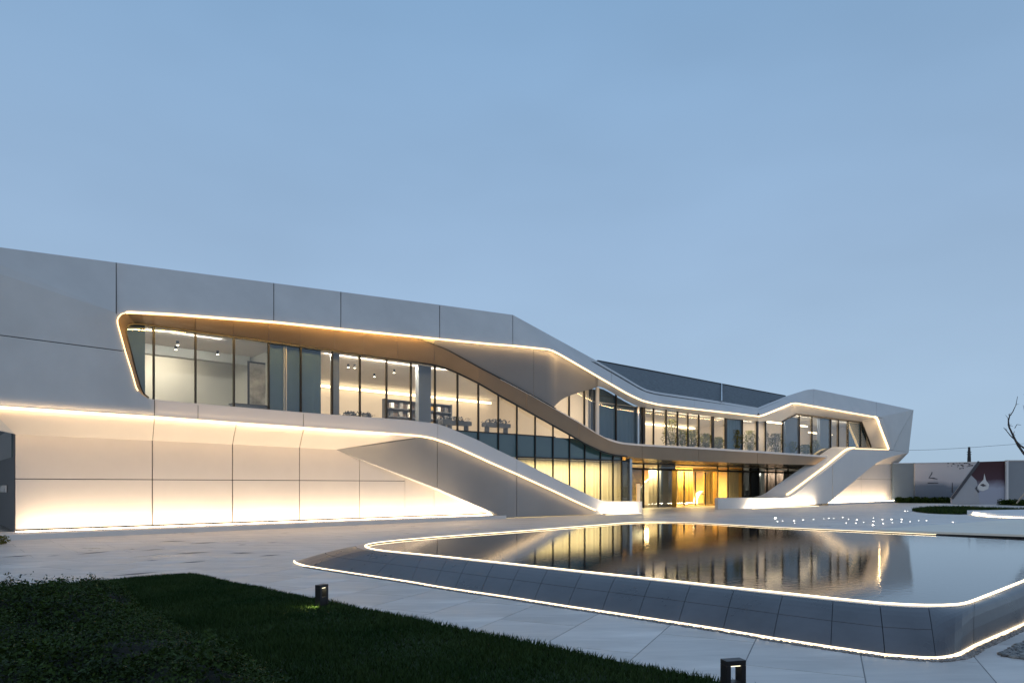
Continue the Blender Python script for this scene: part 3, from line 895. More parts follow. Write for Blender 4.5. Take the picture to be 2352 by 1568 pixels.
drape(1416, 1462, 5.1, 8.0, 1.95, M['blue'], 'slate blue blind left of the steel post in the upper glazing', 'blind', 'blue blinds in the right upper glazing', 0.012, zf=blind_top)
drape(1670, 1704, 5.1, 8.05, 1.95, M['blue'], 'grey blue blind in the bay between two thick dark posts', 'blind', 'blue blinds in the right upper glazing', 0.012)
drape(1949, 1990, 5.1, 9.2, 1.95, M['blue'], 'grey blue blind in the last bay at the right end', 'blind', 'blue blinds in the right upper glazing', 0.012)

def transl(name, col, tr=0.5):
    m = bpy.data.materials.new(name)
    m.use_nodes = True
    t = m.node_tree
    b = t.nodes['Principled BSDF']
    o = [q for q in t.nodes if q.type == 'OUTPUT_MATERIAL'][0]
    b.inputs['Base Color'].default_value = (*col, 1)
    b.inputs['Roughness'].default_value = 0.9
    tl_ = t.nodes.new('ShaderNodeBsdfTranslucent')
    tl_.inputs[0].default_value = (*col, 1)
    mx = t.nodes.new('ShaderNodeMixShader')
    mx.inputs[0].default_value = tr
    t.links.new(b.outputs[0], mx.inputs[1])
    t.links.new(tl_.outputs[0], mx.inputs[2])
    t.links.new(mx.outputs[0], o.inputs[0])
    return m
M['sheer'] = transl('sheer_curtain', (0.72, 0.64, 0.42), 0.6)
cl = [('first cream curtain of the ground floor row, half hidden by the ramp', 1229), ('cream curtain in the second bay up from the ramp', 1270), ('cream curtain in the third bay of the ground floor row', 1308),
      ('wide cream curtain in the middle bay of the ground floor row', 1343), ('cream curtain third from the right of the ground floor row', 1379), ('cream curtain second from the right of the ground floor row', 1408), ('narrow cream curtain at the entrance end of the ground floor row', 1428)]
prev = 1187
for lab, x in cl:
    drape(prev + 1, x - 1, 0.05, 3.75, 2.05, M['sheer'], lab, 'curtain', 'cream curtains on the ground floor', 0.035)
    prev = x
area('room_lamp', TZ(30, 3.7, 4.0), 12, 2.5, 1900, (0, 0, -1), B, col=(1.0, 0.80, 0.46))

# ================================================================== ENTRANCE
EO = 7.0
slab('canopy_soffit', [FP(1430, inn(1430), 1.0) + UP * .02, FP(1935, inn(1935), 1.0) + UP * .02, TZ(86, 3.98, 9), TZ(34, 3.98, 9)], UP * 0.1, mat('canopy_soffit', (0.09, 0.085, 0.08), 0.25, var=0.1, vscale=0.7), B)
# right-hand closing wall of the recess
slab('interior_wall', [TZ(84, 0, 1.7), TZ(84, 0, 9), TZ(84, 5, 9), TZ(84, 5, 1.7)], DF * 0.1, M['ingrey'], B)
slab('interior_wall', [TZ(tx(1446, 1.7) + .1, 0, 1.9), TZ(tx(1446, 1.7) + .1, 0, 9), TZ(tx(1446, 1.7) + .1, 3.95, 9), TZ(tx(1446, 1.7) + .1, 3.95, 1.9)], DF * -0.1, side, B)
def te(x): return tx(x, EO)
ex = [1440, 1478, 1512, 1550, 1648, 1672, 1706, 1724, 1742, 1762, 1782, 1810, 1840, 1870, 1905]
for a, b in zip(ex, ex[1:]):
    if a == 1550: continue
    m_ = 'darkglass' if a >= 1706 or a < 1478 else 'glass'
    slab('pane', [XZ(a, 0.05, EO), XZ(b, 0.05, EO), XZ(b, 3.42, EO), XZ(a, 3.42, EO)], IN * 0.02, M['smoke' if a >= 1706 else m_], B)
    slab('pane', [XZ(a, 3.6, EO), XZ(b, 3.6, EO), XZ(b, 3.96, EO), XZ(a, 3.96, EO)], IN * 0.02, M['glass'], B)
    a_ = XZ(a, 1.98, EO - .04)
    box('mullion', a_, 0.10, 0.14, 3.95, M['frame'], B, ax=DF, ay=N3)
hbar(1440, 1905, 3.51, 0.18, off=EO - .06, name='header_beam', d=.3)
bay(1515, 1548, 'column', 0, 3.95, EO + .5)
bay(1724, 1740, 'column', 0, 3.95, EO + .4)
# hall behind: warm
room(te(1440) - 6, te(1706), EO + .1, 16, 0.0, 3.98, mat('hall_wall', (0.56, 0.38, 0.15), 0.7, var=0.15, vscale=0.7))
room(te(1706) + .1, te(1900), EO + .1, 12, 0.0, 3.98, M['ingrey'])
area('room_lamp', TZ(te(1600), 3.8, 10.5), 9, 3, 8000, (0, 0, -1), B, col=(1.0, 0.68, 0.28))
area('room_lamp', TZ(te(1500), 3.8, 10), 4, .3, 1300, (0, 0, -1), B, col=(1.0, 0.78, 0.42))
area('room_lamp', TZ(te(1598), 3.38, EO + .35), 4.5, .12, 500, IN * .7 - UP * .7, B, col=(1.0, 0.66, 0.26))  # added lamp, brightens the drapes inside the door
area('room_lamp', TZ(te(1500), 3.38, EO + .3), 3, .12, 260, IN * .7 - UP * .7, B, col=(1.0, 0.74, 0.38))
area('room_lamp', TZ(te(1800), 3.38, EO + .3), 9, .12, 420, IN * .7 - UP * .7, B, col=(1.0, .85, .68))  # added lamp, lifts the dark room behind the smoked glass
# door set: gold portal with two sliding leaves and side lights
D_ = thing('entrance_door', 'gold framed glass entrance door glowing amber under the dark header beam', 'door', loc=XZ(1598, 0, EO - 0.5))
def dl(u, z, o=0.0): return DF * u + IN * o + UP * z
wD = (XZ(1645, 0, EO - .5) - XZ(1552, 0, EO - .5)).length
gd = M['gold']
for s in (-1, 1):
    box('jamb', dl(s * wD / 2, 1.7), 0.16, 0.5, 3.4, gd, D_, ax=DF, ay=N3)
box('lintel', dl(0, 3.47), wD + .16, 0.5, 0.14, gd, D_, ax=DF, ay=N3)
box('threshold', dl(0, 0.02), wD, 0.5, 0.03, gd, D_, ax=DF, ay=N3)
for u0, u1 in ((-.5, -.27), (-.27, 0.0), (0.0, .25), (.25, .5)):
    L0, L1 = u0 * wD + .05, u1 * wD - .05
    lf = slab('door_leaf', [dl(L0, .15, .06), dl(L1, .15, .06), dl(L1, 3.35, .06), dl(L0, 3.35, .06)], IN * 0.015, M['glass'], D_)
    box('stile', dl(L0, 1.7, .05), 0.07, 0.06, 3.3, M['frame'] if abs(u0) < .3 else gd, lf, ax=DF, ay=N3)
    box('stile', dl(L1, 1.7, .05), 0.07, 0.06, 3.3, M['frame'] if abs(u1) < .3 else gd, lf, ax=DF, ay=N3)
    box('rail', dl((L0 + L1) / 2, 0.12, .05), L1 - L0, 0.06, 0.14, gd, lf, ax=DF, ay=N3)
    box('handle', dl(L1 - .12 if u0 < 0 else L0 + .12, 1.1, -.06), 0.04, 0.05, 0.9, gd, lf, ax=DF, ay=N3)

# gold drapes just inside the door and the side bay
M['goldcloth'] = mat('gold_drape', (0.66, 0.44, 0.10), 0.6, var=0.35, vscale=1.0, stretch=(4, 4, 0.3))
def drape_e(x0, x1, m, lab, off=EO + 1.2, g=None): return drape(x0, x1, 0.05, 3.75, off, m, lab, 'curtain', g, 0.07)
drape_e(1490, 1514, M['curtain'], 'cream drape in the bay left of the grey column beside the door', EO + .7)
drape_e(1726, 1746, M['ingrey'], 'grey drape right of the dark entrance column', EO + .5)
drape_e(1756, 1800, mat('tree_reflection_brown', (.25, .18, .13), .8, var=.4, vscale=1.5), 'brown stand-in for trees mirrored in the smoked glass before the sloping leg', EO + .9)  # brown sheet added to imitate trees reflected in the glass
drape_e(1552, 1590, M['goldcloth'], 'gold drape seen through the left leaf of the amber door')
drape_e(1616, 1645, M['goldcloth'], 'gold drape seen through the right leaf of the amber door')
drape_e(1674, 1704, M['curtain'], 'pale ochre drape in the bay right of the amber door', EO + .5)
# curved pale reception counter + arch sculpture
def lump(name, c, rx, ry, rz, m, parent, seed=0, amp=.25, sub=2):
    bm = bmesh.new()
    bmesh.ops.create_icosphere(bm, subdivisions=sub, radius=1)
    for v in bm.verts:
        k = 1 + amp * noise.noise(v.co * 1.7 + Vector((seed, seed * 2, 0)))
        v.co = Vector((v.co.x * rx * k, v.co.y * ry * k, v.co.z * rz * k)) + c
    me = bpy.data.meshes.new(name)
    bm.to_mesh(me); bm.free()
    me.materials.append(m)
    for p in me.polygons: p.use_smooth = True
    return link(bpy.data.objects.new(name, me), parent)
sc = thing('arch_sculpture', 'pale curved arch standing in the hall behind the right door leaf', 'sculpture', loc=XZ(1612, 0, EO + 3))
arc = [DF * (1.1 * math.cos(a)) + UP * (1.25 * math.sin(a) + .05) for a in [math.pi * k / 14 for k in range(15)]]
sweep('arch', arc, 0.5, 0.22, M['inceil'], sc)
box('base', UP * 0.06, 2.6, 0.7, 0.1, M['wood'], sc, ax=DF, ay=N3)
st = thing('curved_wall_sculpture', 'cream twisting wall feature lit inside the hall left of the door', 'sculpture', loc=XZ(1497, 0, EO + 1.5))
tp, bt = [], []
for k in range(13):
    u = k / 12
    tp.append(DF * (-1.9 + 4.2 * u) + IN * (0.6 * math.sin(u * 3)) + UP * (1.3 + 2.2 * u ** 0.8))
    bt.append(DF * (-1.9 + 3.0 * u) + IN * (0.6 * math.sin(u * 3)) + UP * (0.9 - .85 * min(1, u * 1.5)))
strip('shell', tp, bt, IN * .12, M['inceil'], st)
box('foot', DF * .6 + UP * .04, 2.8, .6, .08, M['inceil'], st, ax=DF, ay=N3)
# lit pillar left of it, outside under the canopy
lp = thing('lit_pillar', 'short glowing cream pillar light under the canopy left of the door', 'pillar light', loc=XZ(1466, 0, 5.5))
tube('shaft', [Vector((0, 0, 0.02)), Vector((0, 0, 1.2)), Vector((0, 0, 2.2))], [.17, .16, .18], emis('pillar_glow', (1.0, .64, .30), .65), lp, 14)
tube('cap', [Vector((0, 0, 2.2)), Vector((0, 0, 2.26))], [.21, .21], M['frame'], lp, 14)
# people-free white sculpture right of entrance
ws = thing('white_abstract_sculpture', 'small white two-lobed sculpture behind the glass above the low white wall', 'sculpture', loc=XZ(1712, 0.9, EO + .6))
lump('body', Vector((-.2, 0, .55)), .22, .2, .62, M['white'], ws, 3)
lump('lobe', Vector((.25, 0, .3)), .26, .2, .36, M['white'], ws, 5)
box('stand', Vector((0, 0, -.45)), 1.0, .5, .88, M['furn'], ws)

M['leaf'] = transl('plant_leaf_thin', (0.13, 0.125, 0.022), 0.35)
# ================================================================== PLANTS AND FURNITURE INSIDE
def leafcloud(name, n, rx, ry, z0, z1, size, m, parent, seed, up=0.4):
    r = np.random.default_rng(seed)
    k = r.random(n)
    ang = r.random(n) * 2 * math.pi
    rad = np.sqrt(r.random(n)) * (0.45 + 0.75 * np.sin(np.clip(k, 0, 1) * math.pi * .85 + .3))
    clump = 0.75 + .35 * np.sin(ang * 3 + seed) * np.cos(k * 9 + seed)
    c = np.stack([rx * rad * clump * np.cos(ang), ry * rad * clump * np.sin(ang), z0 + (z1 - z0) * k], 1)
    d1 = r.normal(size=(n, 3)); d1[:, 2] += up; d1 /= np.linalg.norm(d1, axis=1)[:, None]
    d2 = np.cross(d1, r.normal(size=(n, 3))); d2 /= np.linalg.norm(d2, axis=1)[:, None]
    s = size * (0.6 + .8 * r.random(n))[:, None]
    v = np.stack([c - d1 * s, c + d2 * s * .4, c + d1 * s, c - d2 * s * .4], 1).reshape(-1, 3)
    return np_mesh(name, v, np.arange(4 * n).reshape(-1, 4), m, parent)
def np_mesh(name, v, f, m, parent=None):
    me = bpy.data.meshes.new(name)
    nf, k = f.shape
    me.vertices.add(len(v)); me.vertices.foreach_set('co', np.asarray(v, dtype=np.float32).ravel())
    me.loops.add(nf * k); me.loops.foreach_set('vertex_index', f.astype(np.int32).ravel())
    me.polygons.add(nf)
    me.polygons.foreach_set('loop_start', np.arange(0, nf * k, k, dtype=np.int32))
    me.polygons.foreach_set('loop_total', np.full(nf, k, dtype=np.int32))
    me.update(calc_edges=True)
    me.materials.append(m)
    return link(bpy.data.objects.new(name, me), parent)

def plant(x, off, zfloor, h, r, lab, seed, group='bushes standing behind the upper glazing', n=1600):
    t = thing('indoor_bush', lab, 'plant', group, loc=XZ(x, zfloor, off))
    tube('pot', [Vector((0, 0, 0)), Vector((0, 0, .3))], [.22, .28], M['pot'], t, 10)
    rr = random.Random(seed)
    for k in range(4):
        a = rr.random() * 6.28
        tube('stem', [Vector((0, 0, .28)), Vector((math.cos(a) * r * .3, math.sin(a) * r * .3, h * .5)), Vector((math.cos(a) * r * .6, math.sin(a) * r * .6, h * .9))], [.025, .018, .008], M['bark'], t, 5)
    leafcloud('foliage', n, r, r * .8, .35, h, .065, M['leaf'], t, seed)
    return t
pl_ = [(1541, 2.5, 1.7, .8, 'bush in the bay right of the first slim mullions, paler and airy'), (1566, 2.4, 1.15, .8, 'low dense bush behind the fourth slim bay of the upper glazing'), (1590, 2.5, 1.2, .8, 'low bush left of the thick post in the upper glazing'),
       (1620, 2.4, 1.05, .75, 'low yellowish bush just left of the first thick post'), (1650, 2.4, .9, .7, 'sparse low bush between the first two thick posts'), (1690, 1.85, 1.4, .6, 'dark bush in front of the grey blue blind'),
       (1722, 2.4, 1.5, .8, 'dark tall bush left of the third thick post'), (1752, 2.5, 1.6, .9, 'bush right of the third thick post'), (1782, 2.5, 1.5, .9, 'broad bush before the grey column of the right wing'),
       (1815, 2.3, 1.0, .8, 'dark rounded bush before the grey column of the right wing'), (1850, 2.5, .9, .8, 'low bush at the first bays of the right wing window'), (1872, 2.5, 1.3, .7, 'yellow green bush left of the wide column of the right wing')]
for i, (x, o_, h, r, lab) in enumerate(pl_):
    plant(x, o_, 5.05, h * 1.45, r, lab, i + 11)
# dark table planters along the long window
def planter(x, w, lab, seed, h=.75):
    t = thing('planter_table', lab, 'table planter', 'dark planters behind the long window', loc=XZ(x, 5.28, 3.0))
    for s in (-1, 1):
        box('leg', DF * (s * w * .4) + UP * (h / 2), .08, .4, h, M['furn'], t, ax=DF, ay=N3)
    box('trough', UP * (h + .1), w, .6, .26, M['furn'], t, ax=DF, ay=N3)
    leafcloud('foliage', 160, w * .5, .3, h + .15, h + .5, .1, M['furn'], t, seed)
planter(806, 1.3, 'leftmost dark planter behind the long window, below the warm wall', 41, .35)
planter(838, 1.0, 'second dark planter from the left behind the long window', 42, .35)
planter(1045, 2.2, 'wide dark planter in front of the dark shelves', 43, .55)
planter(1140, 2.0, 'dark planter nearest the down-curving ribbon', 44, .6)
# shelf cabinets
def cabinet(x, w, h, lab, off=6.0):
    t = thing('shelf_cabinet', lab, 'shelves', 'dark shelf cabinets in the warm room', loc=XZ(x, 5.28, off))
    box('back_panel', UP * (h / 2) + IN * .2, w, .04, h, M['wood'], t, ax=DF, ay=N3)
    for s in (-1, 1):
        box('side_panel', DF * (s * w / 2) + UP * (h / 2), .06, .4, h, M['furn'], t, ax=DF, ay=N3)
    for k in range(5):
        box('shelf', UP * (.05 + k * (h - .1) / 4), w, .4, .05, M['furn'], t, ax=DF, ay=N3)
    rr = random.Random(x)
    for k in range(4):
        for j in range(3):
            box('display_box', DF * ((j - 1) * w * .28 + rr.uniform(-.05, .05)) + UP * (.05 + k * (h - .1) / 4 + .2), .22, .2, rr.uniform(.2, .36), rr.choice([M['pot'], M['white'], M['furn'], M['gold']]), t, ax=DF, ay=N3)
cabinet(920, 2.4, 2.2, 'dark shelf cabinet left of the grey column in the warm room')
cabinet(1006, 2.0, 2.2, 'dark shelf cabinet right of the grey column in the warm room')
# wall picture and low chest in the left room
pc = thing('wall_picture', 'framed pale abstract picture beside the blue blind in the left room', 'picture', loc=XZ(597, 6.4, 4.2))
box('frame', UP * .9, 1.3, .06, 2.4, M['frame'], pc, ax=DF, ay=N3)
box('canvas', UP * .9 + N3 * .04, 1.1, .03, 2.2, mat('abstract_canvas', (0.5, 0.48, 0.42), .7, col2=(.08, .08, .08), vscale=1.4), pc, ax=DF, ay=N3)
ch = thing('low_chest', 'low dark chest under the pale picture in the left room', 'chest', loc=XZ(575, 5.28, 2.6))
box('body', UP * .35, 1.8, .6, .7, M['column'], ch, ax=DF, ay=N3)
box('top', UP * .73, 1.9, .66, .05, M['furn'], ch, ax=DF, ay=N3)
# spot lamps on ceiling
for i, (x, off) in enumerate(((408, 4.2), (404, 5.5), (500, 5.4), (800, 4.5), (815, 4.4), (905, 4.4), (860, 6.5), (960, 6.4), (440, 7.2))):
    t = thing('ceiling_spot', 'small lit ceiling spot lamp seen through the long upper window', 'spot lamp', 'ceiling spots inside the long window', loc=XZ(x, 9.06, off))
    tube('housing', [Vector((0, 0, 0)), Vector((0, 0, -.18))], [.07, .07], M['frame'], t, 8)
    tube('lens', [Vector((0, 0, -.185)), Vector((0, 0, -.2))], [.06, .06], emis('spot', (1, .85, .6), 14) if i == 0 else bpy.data.materials['spot'], t, 8)

# ================================================================== POOL
PZ = 0.45
RIM = [(839, 1253.6, 677, 1289.5), (841, 1256.5, 680, 1293), (850, 1259.3, 690, 1297), (864, 1262.3, 706, 1301.5), (886, 1265.2, 745, 1308), (930, 1269.5, 858, 1325), (975, 1273.8, 943, 1338)]
for x in (1033, 1080, 1140, 1201, 1264, 1342, 1419, 1500, 1591, 1690, 1801, 1914, 2019, 2085):
    ry = lin([(993, 1275.3), (1208.7, 1298.4), (1313, 1309.8), (1489.6, 1328.3), (1688.4, 1350), (1887, 1371.8), (2019.8, 1385), (2085, 1389)], x)
    bx = x - lin([(1000, 36), (1342, 40), (1591, 34), (1801, 26), (1914, 6), (2019, -14), (2085, -35)], x)
    by = lin([(921.6, 1335), (1029, 1353), (1172.8, 1374), (1280.5, 1391.5), (1406.8, 1410), (1560, 1433.5), (1666, 1450), (1776.8, 1469), (1931.4, 1493), (2030, 1507), (2064, 1511), (2120, 1514)], bx)
    RIM.append((x, ry, bx, by))
RIM += [(2130, 1390.3, 2150, 1514.5), (2165, 1390.2, 2172, 1512.5), (2196.5, 1388.8, 2192, 1509), (2214, 1386.5, 2208, 1503), (2226, 1383.5, 2222, 1495), (2240, 1378.5, 2236, 1487)]
rim = [GP(a, b, PZ) for a, b, _, _ in RIM]
bot = [GP(c, d, 0.0) for _, _, c, d in RIM]
dirR = Vector((0.70, 0.715, 0)).normalized()
for k in range(1, 5):
    q = rim[-1 - (k - 1)] if False else None
ncorner = len(rim)
cornerR = Vector((16.6, 19.2, PZ))
edge_n = Vector((0.70, -0.714, 0))
rA, rB = GP(2290, 1359, PZ), GP(2352, 1334, PZ)
for p_ in [rA, rB] + [rB.lerp(cornerR, k) for k in (.12, .25, .4, .55, .7, .85, .97)]:
    rim.append(p_)
    bot.append(Vector((p_.x, p_.y, 0)) + edge_n * 0.30)
nfront = len(rim)
far = [(2352, 1238), (2150, 1227.5), (1966.8, 1219), (1865, 1214.5), (1754.7, 1209.5), (1650, 1203.5), (1590, 1200.3), (1530, 1198.6), (1480, 1198.6), (1430, 1200.8), (1379, 1205.2), (1290, 1212), (1172.8, 1221), (993, 1233.8), (920, 1240), (885.7, 1243.7), (862, 1246.5), (849, 1249), (842, 1251.3)]
ff = [cornerR + Vector((.25, .2, 0))] + [GP(a, b, PZ) for a, b in far]
for k, p in enumerate(ff):
    a = ff[max(0, k - 1)]; b = ff[min(len(ff) - 1, k + 1)]
    tdir = (b - a).normalized()
    nrm = Vector((tdir.y, -tdir.x, 0))
    wd = 0.5 if k < len(ff) - 4 else 0.5 + (k - (len(ff) - 4)) * .3
    rim.append(p)
    bot.append(Vector((p.x + nrm.x * wd, p.y + nrm.y * wd, 0)))
# make outward
cen = sum(rim, Vector()) / len(rim)
for k in range(nfront, len(rim)):
    if (bot[k] - cen).length < (rim[k] - cen).length:
        d = (bot[k] - rim[k]); bot[k] = Vector((rim[k].x - d.x, rim[k].y - d.y, 0))
POOL = thing('reflecting_pool', 'raised reflecting pool with dark sloping stone sides and glowing rim in the plaza', 'pool')
stone = mat('dark_pool_stone', (0.10, 0.105, 0.115), 0.33, var=0.3, vscale=0.9, rvar=0.10, bump=0.10, bscale=5, coat=0.0)
cap_m = mat('rim_stone', (0.26, 0.28, 0.31), 0.3, var=0.1, vscale=1.2)
def prof(u, i):
    """height of the side at outward fraction u"""
    e = 1.3 if i < ncorner - 6 else min(7.0, 1.3 + (i - (ncorner - 6)) * 0.9)
    if i >= nfront: e = 1.3
    return PZ * (1 - max(0.0, (u - .1) / .9) ** e)
def side_pt(i, u, f=0.0):
    a = rim[i % len(rim)]; b = bot[i % len(rim)]
    if f:
        a = a.lerp(rim[(i + 1) % len(rim)], f); b = b.lerp(bot[(i + 1) % len(rim)], f)
    p = a.lerp(b, u)
    h0 = prof(u, i % len(rim)); h1 = prof(u, (i + 1) % len(rim))
    return Vector((p.x, p.y, h0 + (h1 - h0) * f))
N_ = len(rim)
US = [[0.14, 0.24, 0.34, 0.45, 0.56], [0.57, 0.68, 0.79, 0.90, 0.985]]
def side_panel(i0, i1, us, gap=0.004):
    v, f = [], []
    idx = []
    Ltot = (bot[i1 % N_] - bot[i0 % N_]).length or 1
    g = gap / Ltot
    st_ = []
    m_ = (i1 - i0) * 3
    for k in range(m_ + 1):
        s = g + (1 - 2 * g) * k / m_
        q = i0 + s * (i1 - i0)
        i = int(math.floor(q)); fr = q - i
        st_.append((i, fr))
    for (i, fr) in st_:
        for u in us:
            v.append(side_pt(i, u, fr))
    nu = len(us)
    nv = len(v)
    v += [p + Vector((0, 0, -.05)) for p in v]
    for k in range(m_):
        for j in range(nu - 1):
            f.append((k * nu + j, (k + 1) * nu + j, (k + 1) * nu + j + 1, k * nu + j + 1))
    for k in range(m_):
        f.append((k * nu, k * nu + nv, (k + 1) * nu + nv, (k + 1) * nu))
        f.append((k * nu + nu - 1, (k + 1) * nu + nu - 1, (k + 1) * nu + nu - 1 + nv, k * nu + nu - 1 + nv))
    for j in range(nu - 1):
        f.append((j, j + 1, j + 1 + nv, j + nv))
        b_ = m_ * nu
        f.append((b_ + j, b_ + j + nv, b_ + j + 1 + nv, b_ + j + 1))
    return mesh_obj('stone_panel', v, f, stone, POOL)
brk = [0, 4, 5, 6, 7, 8, 9, 10, 11, 12, 13, 14, 15, 16, 17, 18, 19, 20] 
i = 0
seq = [0, 5, 6, 7, 8, 9, 10, 11, 12, 13, 14, 15, 16, 17, 18, 19, 21]
for a, b in zip(seq, seq[1:]):
    for us in US:
        side_panel(a, b, us)
nxt = 21
while nxt < N_:
    e = min(N_, nxt + (5 if nxt == 21 else 2))
    side_panel(nxt, e, US[0] + US[1][1:], gap=.006)
    nxt = e
# base shell under the panels, rim cap
v, f = [], []
us = [0.10, 0.3, 0.56, 0.8, 0.99]
for i in range(N_):
    for u in us:
        v.append(side_pt(i, u) + Vector((0, 0, -.03)))
nu = len(us)
for i in range(N_):
    j = (i + 1) % N_
    for k in range(nu - 1):
        f.append((i * nu + k, j * nu + k, j * nu + k + 1, i * nu + k + 1))
mesh_obj('side_shell', v, f, mat('pool_joint', (0.04, 0.045, 0.055), .7), POOL)
v, f = [], []
for i in range(N_):
    v += [side_pt(i, 0.0) + UP * 0.004, side_pt(i, 0.132) + UP * 0.003, side_pt(i, 0.135) + UP * -.06, side_pt(i, 0.0) + UP * -.2]
for i in range(N_):
    j = (i + 1) % N_
    for k in range(3):
        f.append((4 * i + k, 4 * j + k, 4 * j + k + 1, 4 * i + k + 1))
mesh_obj('rim_cap', v, f, cap_m, POOL)
# light lines: rim (on the water side) and foot
ring = [p + UP * 0.012 for p in rim]
def flat_ring(name, pts, w, h, m, parent, closed=True):
    n = len(pts); v = []; f = []
    for i, p in enumerate(pts):
        a = pts[i - 1] if closed or i else pts[0]; b = pts[(i + 1) % n] if closed or i < n - 1 else pts[-1]
        t_ = (b - a).normalized(); nn = Vector((t_.y, -t_.x, 0))
        for s1, s2 in ((-1, -1), (1, -1), (1, 1), (-1, 1)):
            v.append(p + nn * (s1 * w / 2) + UP * (s2 * h / 2))
    for i in range(n if closed else n - 1):
        j = (i + 1) % n
        for k in range(4):
            f.append((4 * i + k, 4 * j + k, 4 * j + (k + 1) % 4, 4 * i + (k + 1) % 4))
    return mesh_obj(name, v, f, m, parent)
i_end = nfront
flat_ring('rim_light', ring[nfront + 2:nfront + 9], 0.016, 0.010, M['ledpool'], POOL, closed=False)
flat_ring('rim_light', ring[nfront + 8:] + ring[:nfront + 0], 0.036, 0.016, M['ledpool'], POOL, closed=False)
foot = [Vector((p.x, p.y, 0.025)) + (Vector((p.x, p.y, 0)) - Vector((r_.x, r_.y, 0))).normalized() * 0.02 for p, r_ in zip(bot, rim)]
flat_ring('foot_light', foot[:nfront], 0.03, 0.03, emis('led_foot', (1.0, .76, .45), 2.6), POOL, closed=False)
# water
wm = bpy.data.materials.new('pool_water')
wm.use_nodes = True
b_ = wm.node_tree.nodes['Principled BSDF']
b_.inputs['Base Color'].default_value = (0.012, 0.016, 0.02, 1)
b_.inputs['Roughness'].default_value = 0.045
b_.inputs['IOR'].default_value = 1.6
b_.inputs['Specular IOR Level'].default_value = 1.0
tcn = wm.node_tree.nodes.new('ShaderNodeTexCoord')
n2 = wm.node_tree.nodes.new('ShaderNodeTexNoise')
n2.inputs['Scale'].default_value = 9
n2.inputs['Detail'].default_value = 3
bp = wm.node_tree.nodes.new('ShaderNodeBump')
bp.inputs['Strength'].default_value = 0.055
bp.inputs['Distance'].default_value = 0.02
wm.node_tree.links.new(tcn.outputs['Object'], n2.inputs['Vector'])
wm.node_tree.links.new(n2.outputs[0], bp.inputs['Height'])
wm.node_tree.links.new(bp.outputs[0], b_.inputs['Normal'])
wv = [Vector((p.x, p.y, PZ - 0.015)) for p in rim]
wt = mesh_obj('pool_water', wv, [tuple(range(len(wv)))], wm)
tag(wt, kind='structure')

# pebble strip along the foot
def ico_template():
    bm = bmesh.new(); bmesh.ops.create_icosphere(bm, subdivisions=1, radius=1)
    v = np.array([x.co[:] for x in bm.verts]); f = np.array([[q.index for q in x.verts] for x in bm.faces]); bm.free()
    return v, f
iv, if_ = ico_template()
def pebbles(name, pts, sizes, m, label, parent=None):
    n = len(pts)
    V = np.repeat(iv[None], n, 0) * (1 + rng.normal(size=(n, len(iv), 1)) * .12)
    V = V * sizes[:, None, None] * np.array([1, 1, .6])
    V = V + pts[:, None, :]
    Fc = (if_[None] + (np.arange(n) * len(iv))[:, None, None]).reshape(-1, 3)
    o = np_mesh(name, V.reshape(-1, 3), Fc, m, parent)
    tag(o, label, 'pebbles', None, 'stuff')
    return o
def along(poly, n, o0, o1, z=0.0):
    seg = [(a, b, (b - a).length) for a, b in zip(poly, poly[1:])]
    tot = sum(s[2] for s in seg)
    out = []
    for k in range(n):
        d = rng.random() * tot
        for a, b, l in seg:
            if d <= l: break
            d -= l
        t_ = (b - a).normalized(); nn = Vector((t_.y, -t_.x, 0))
        p = a.lerp(b, min(1, d / max(l, 1e-6))) + nn * (o0 + (o1 - o0) * rng.random())
        out.append((p.x, p.y, z))
    return np.array(out)
fpoly = [Vector((p.x, p.y, 0)) for p in bot[3:nfront - 5]]
# orientation test
t_ = (fpoly[1] - fpoly[0]).normalized(); nn = Vector((t_.y, -t_.x, 0))
sg = 1 if nn.dot(Vector((bot[4].x - rim[4].x, bot[4].y - rim[4].y, 0))) > 0 else -1
pebm = mat('pebble', (0.24, 0.22, 0.20), 0.5, var=0.6, vscale=3, island=.8)
pp = along(fpoly, 5200, sg * 0.035, sg * 0.12, 0.012)
pebbles('pebble_strip', pp, 0.012 + rng.random(len(pp)) * .014, pebm, 'narrow strip of small pebbles along the foot of the pool side')
rpoly = [Vector((p.x, p.y, 0)) for p in bot[ncorner - 2:nfront - 5]]
pp = along(rpoly, 3200, sg * 0.32, sg * 0.60, 0.015)
pebbles('pebble_trench', pp, 0.022 + rng.random(len(pp)) * .022, mat('black_pebble', (0.05, 0.05, 0.05), 0.3, col2=(.3, .28, .25), var=.5, vscale=3, island=.9), 'black and grey pebbles in the drain trench right of the pool corner')

# ================================================================== PAVING SLABS, DARK DASHES
pave2 = M['slab']
jd = Vector((0.42, 0.9075, 0)); jp = Vector((0.9075, -0.42, 0))
PAV = bpy.data.objects.new('front_paving', None); COL.objects.link(PAV)
tag(PAV, kind='structure')
me = None
sw, sl = 1.2, 2.4
gr = slab('grout', [Vector(q) for q in ((-14, 5.5, .002), (14, 5.5, .002), (14, 17, .002), (-14, 17, .002))], UP * -.004, mat('grout', (.27, .26, .25), .8), PAV)
slab_me = {}
def slab_mesh(k):
    if k in slab_me: return slab_me[k]
    g = 0.007
    h = 0.014
    x0, x1, y0, y1 = -sw / 2 + g, sw / 2 - g, -sl / 2 + g, sl / 2 - g
    c = [jp * a + jd * b for a, b in ((x0, y0), (x1, y0), (x1, y1), (x0, y1))]
    v = c + [q + UP * h for q in c]
    m_ = bpy.data.meshes.new('paving_slab')
    m_.from_pydata([tuple(q) for q in v], [], [(4, 5, 6, 7), (0, 1, 5, 4), (1, 2, 6, 5), (2, 3, 7, 6), (3, 0, 4, 7)])
    m_.materials.append(pave2)
    slab_me[k] = m_
    return m_
poolxy = [(p.x, p.y) for p in bot]
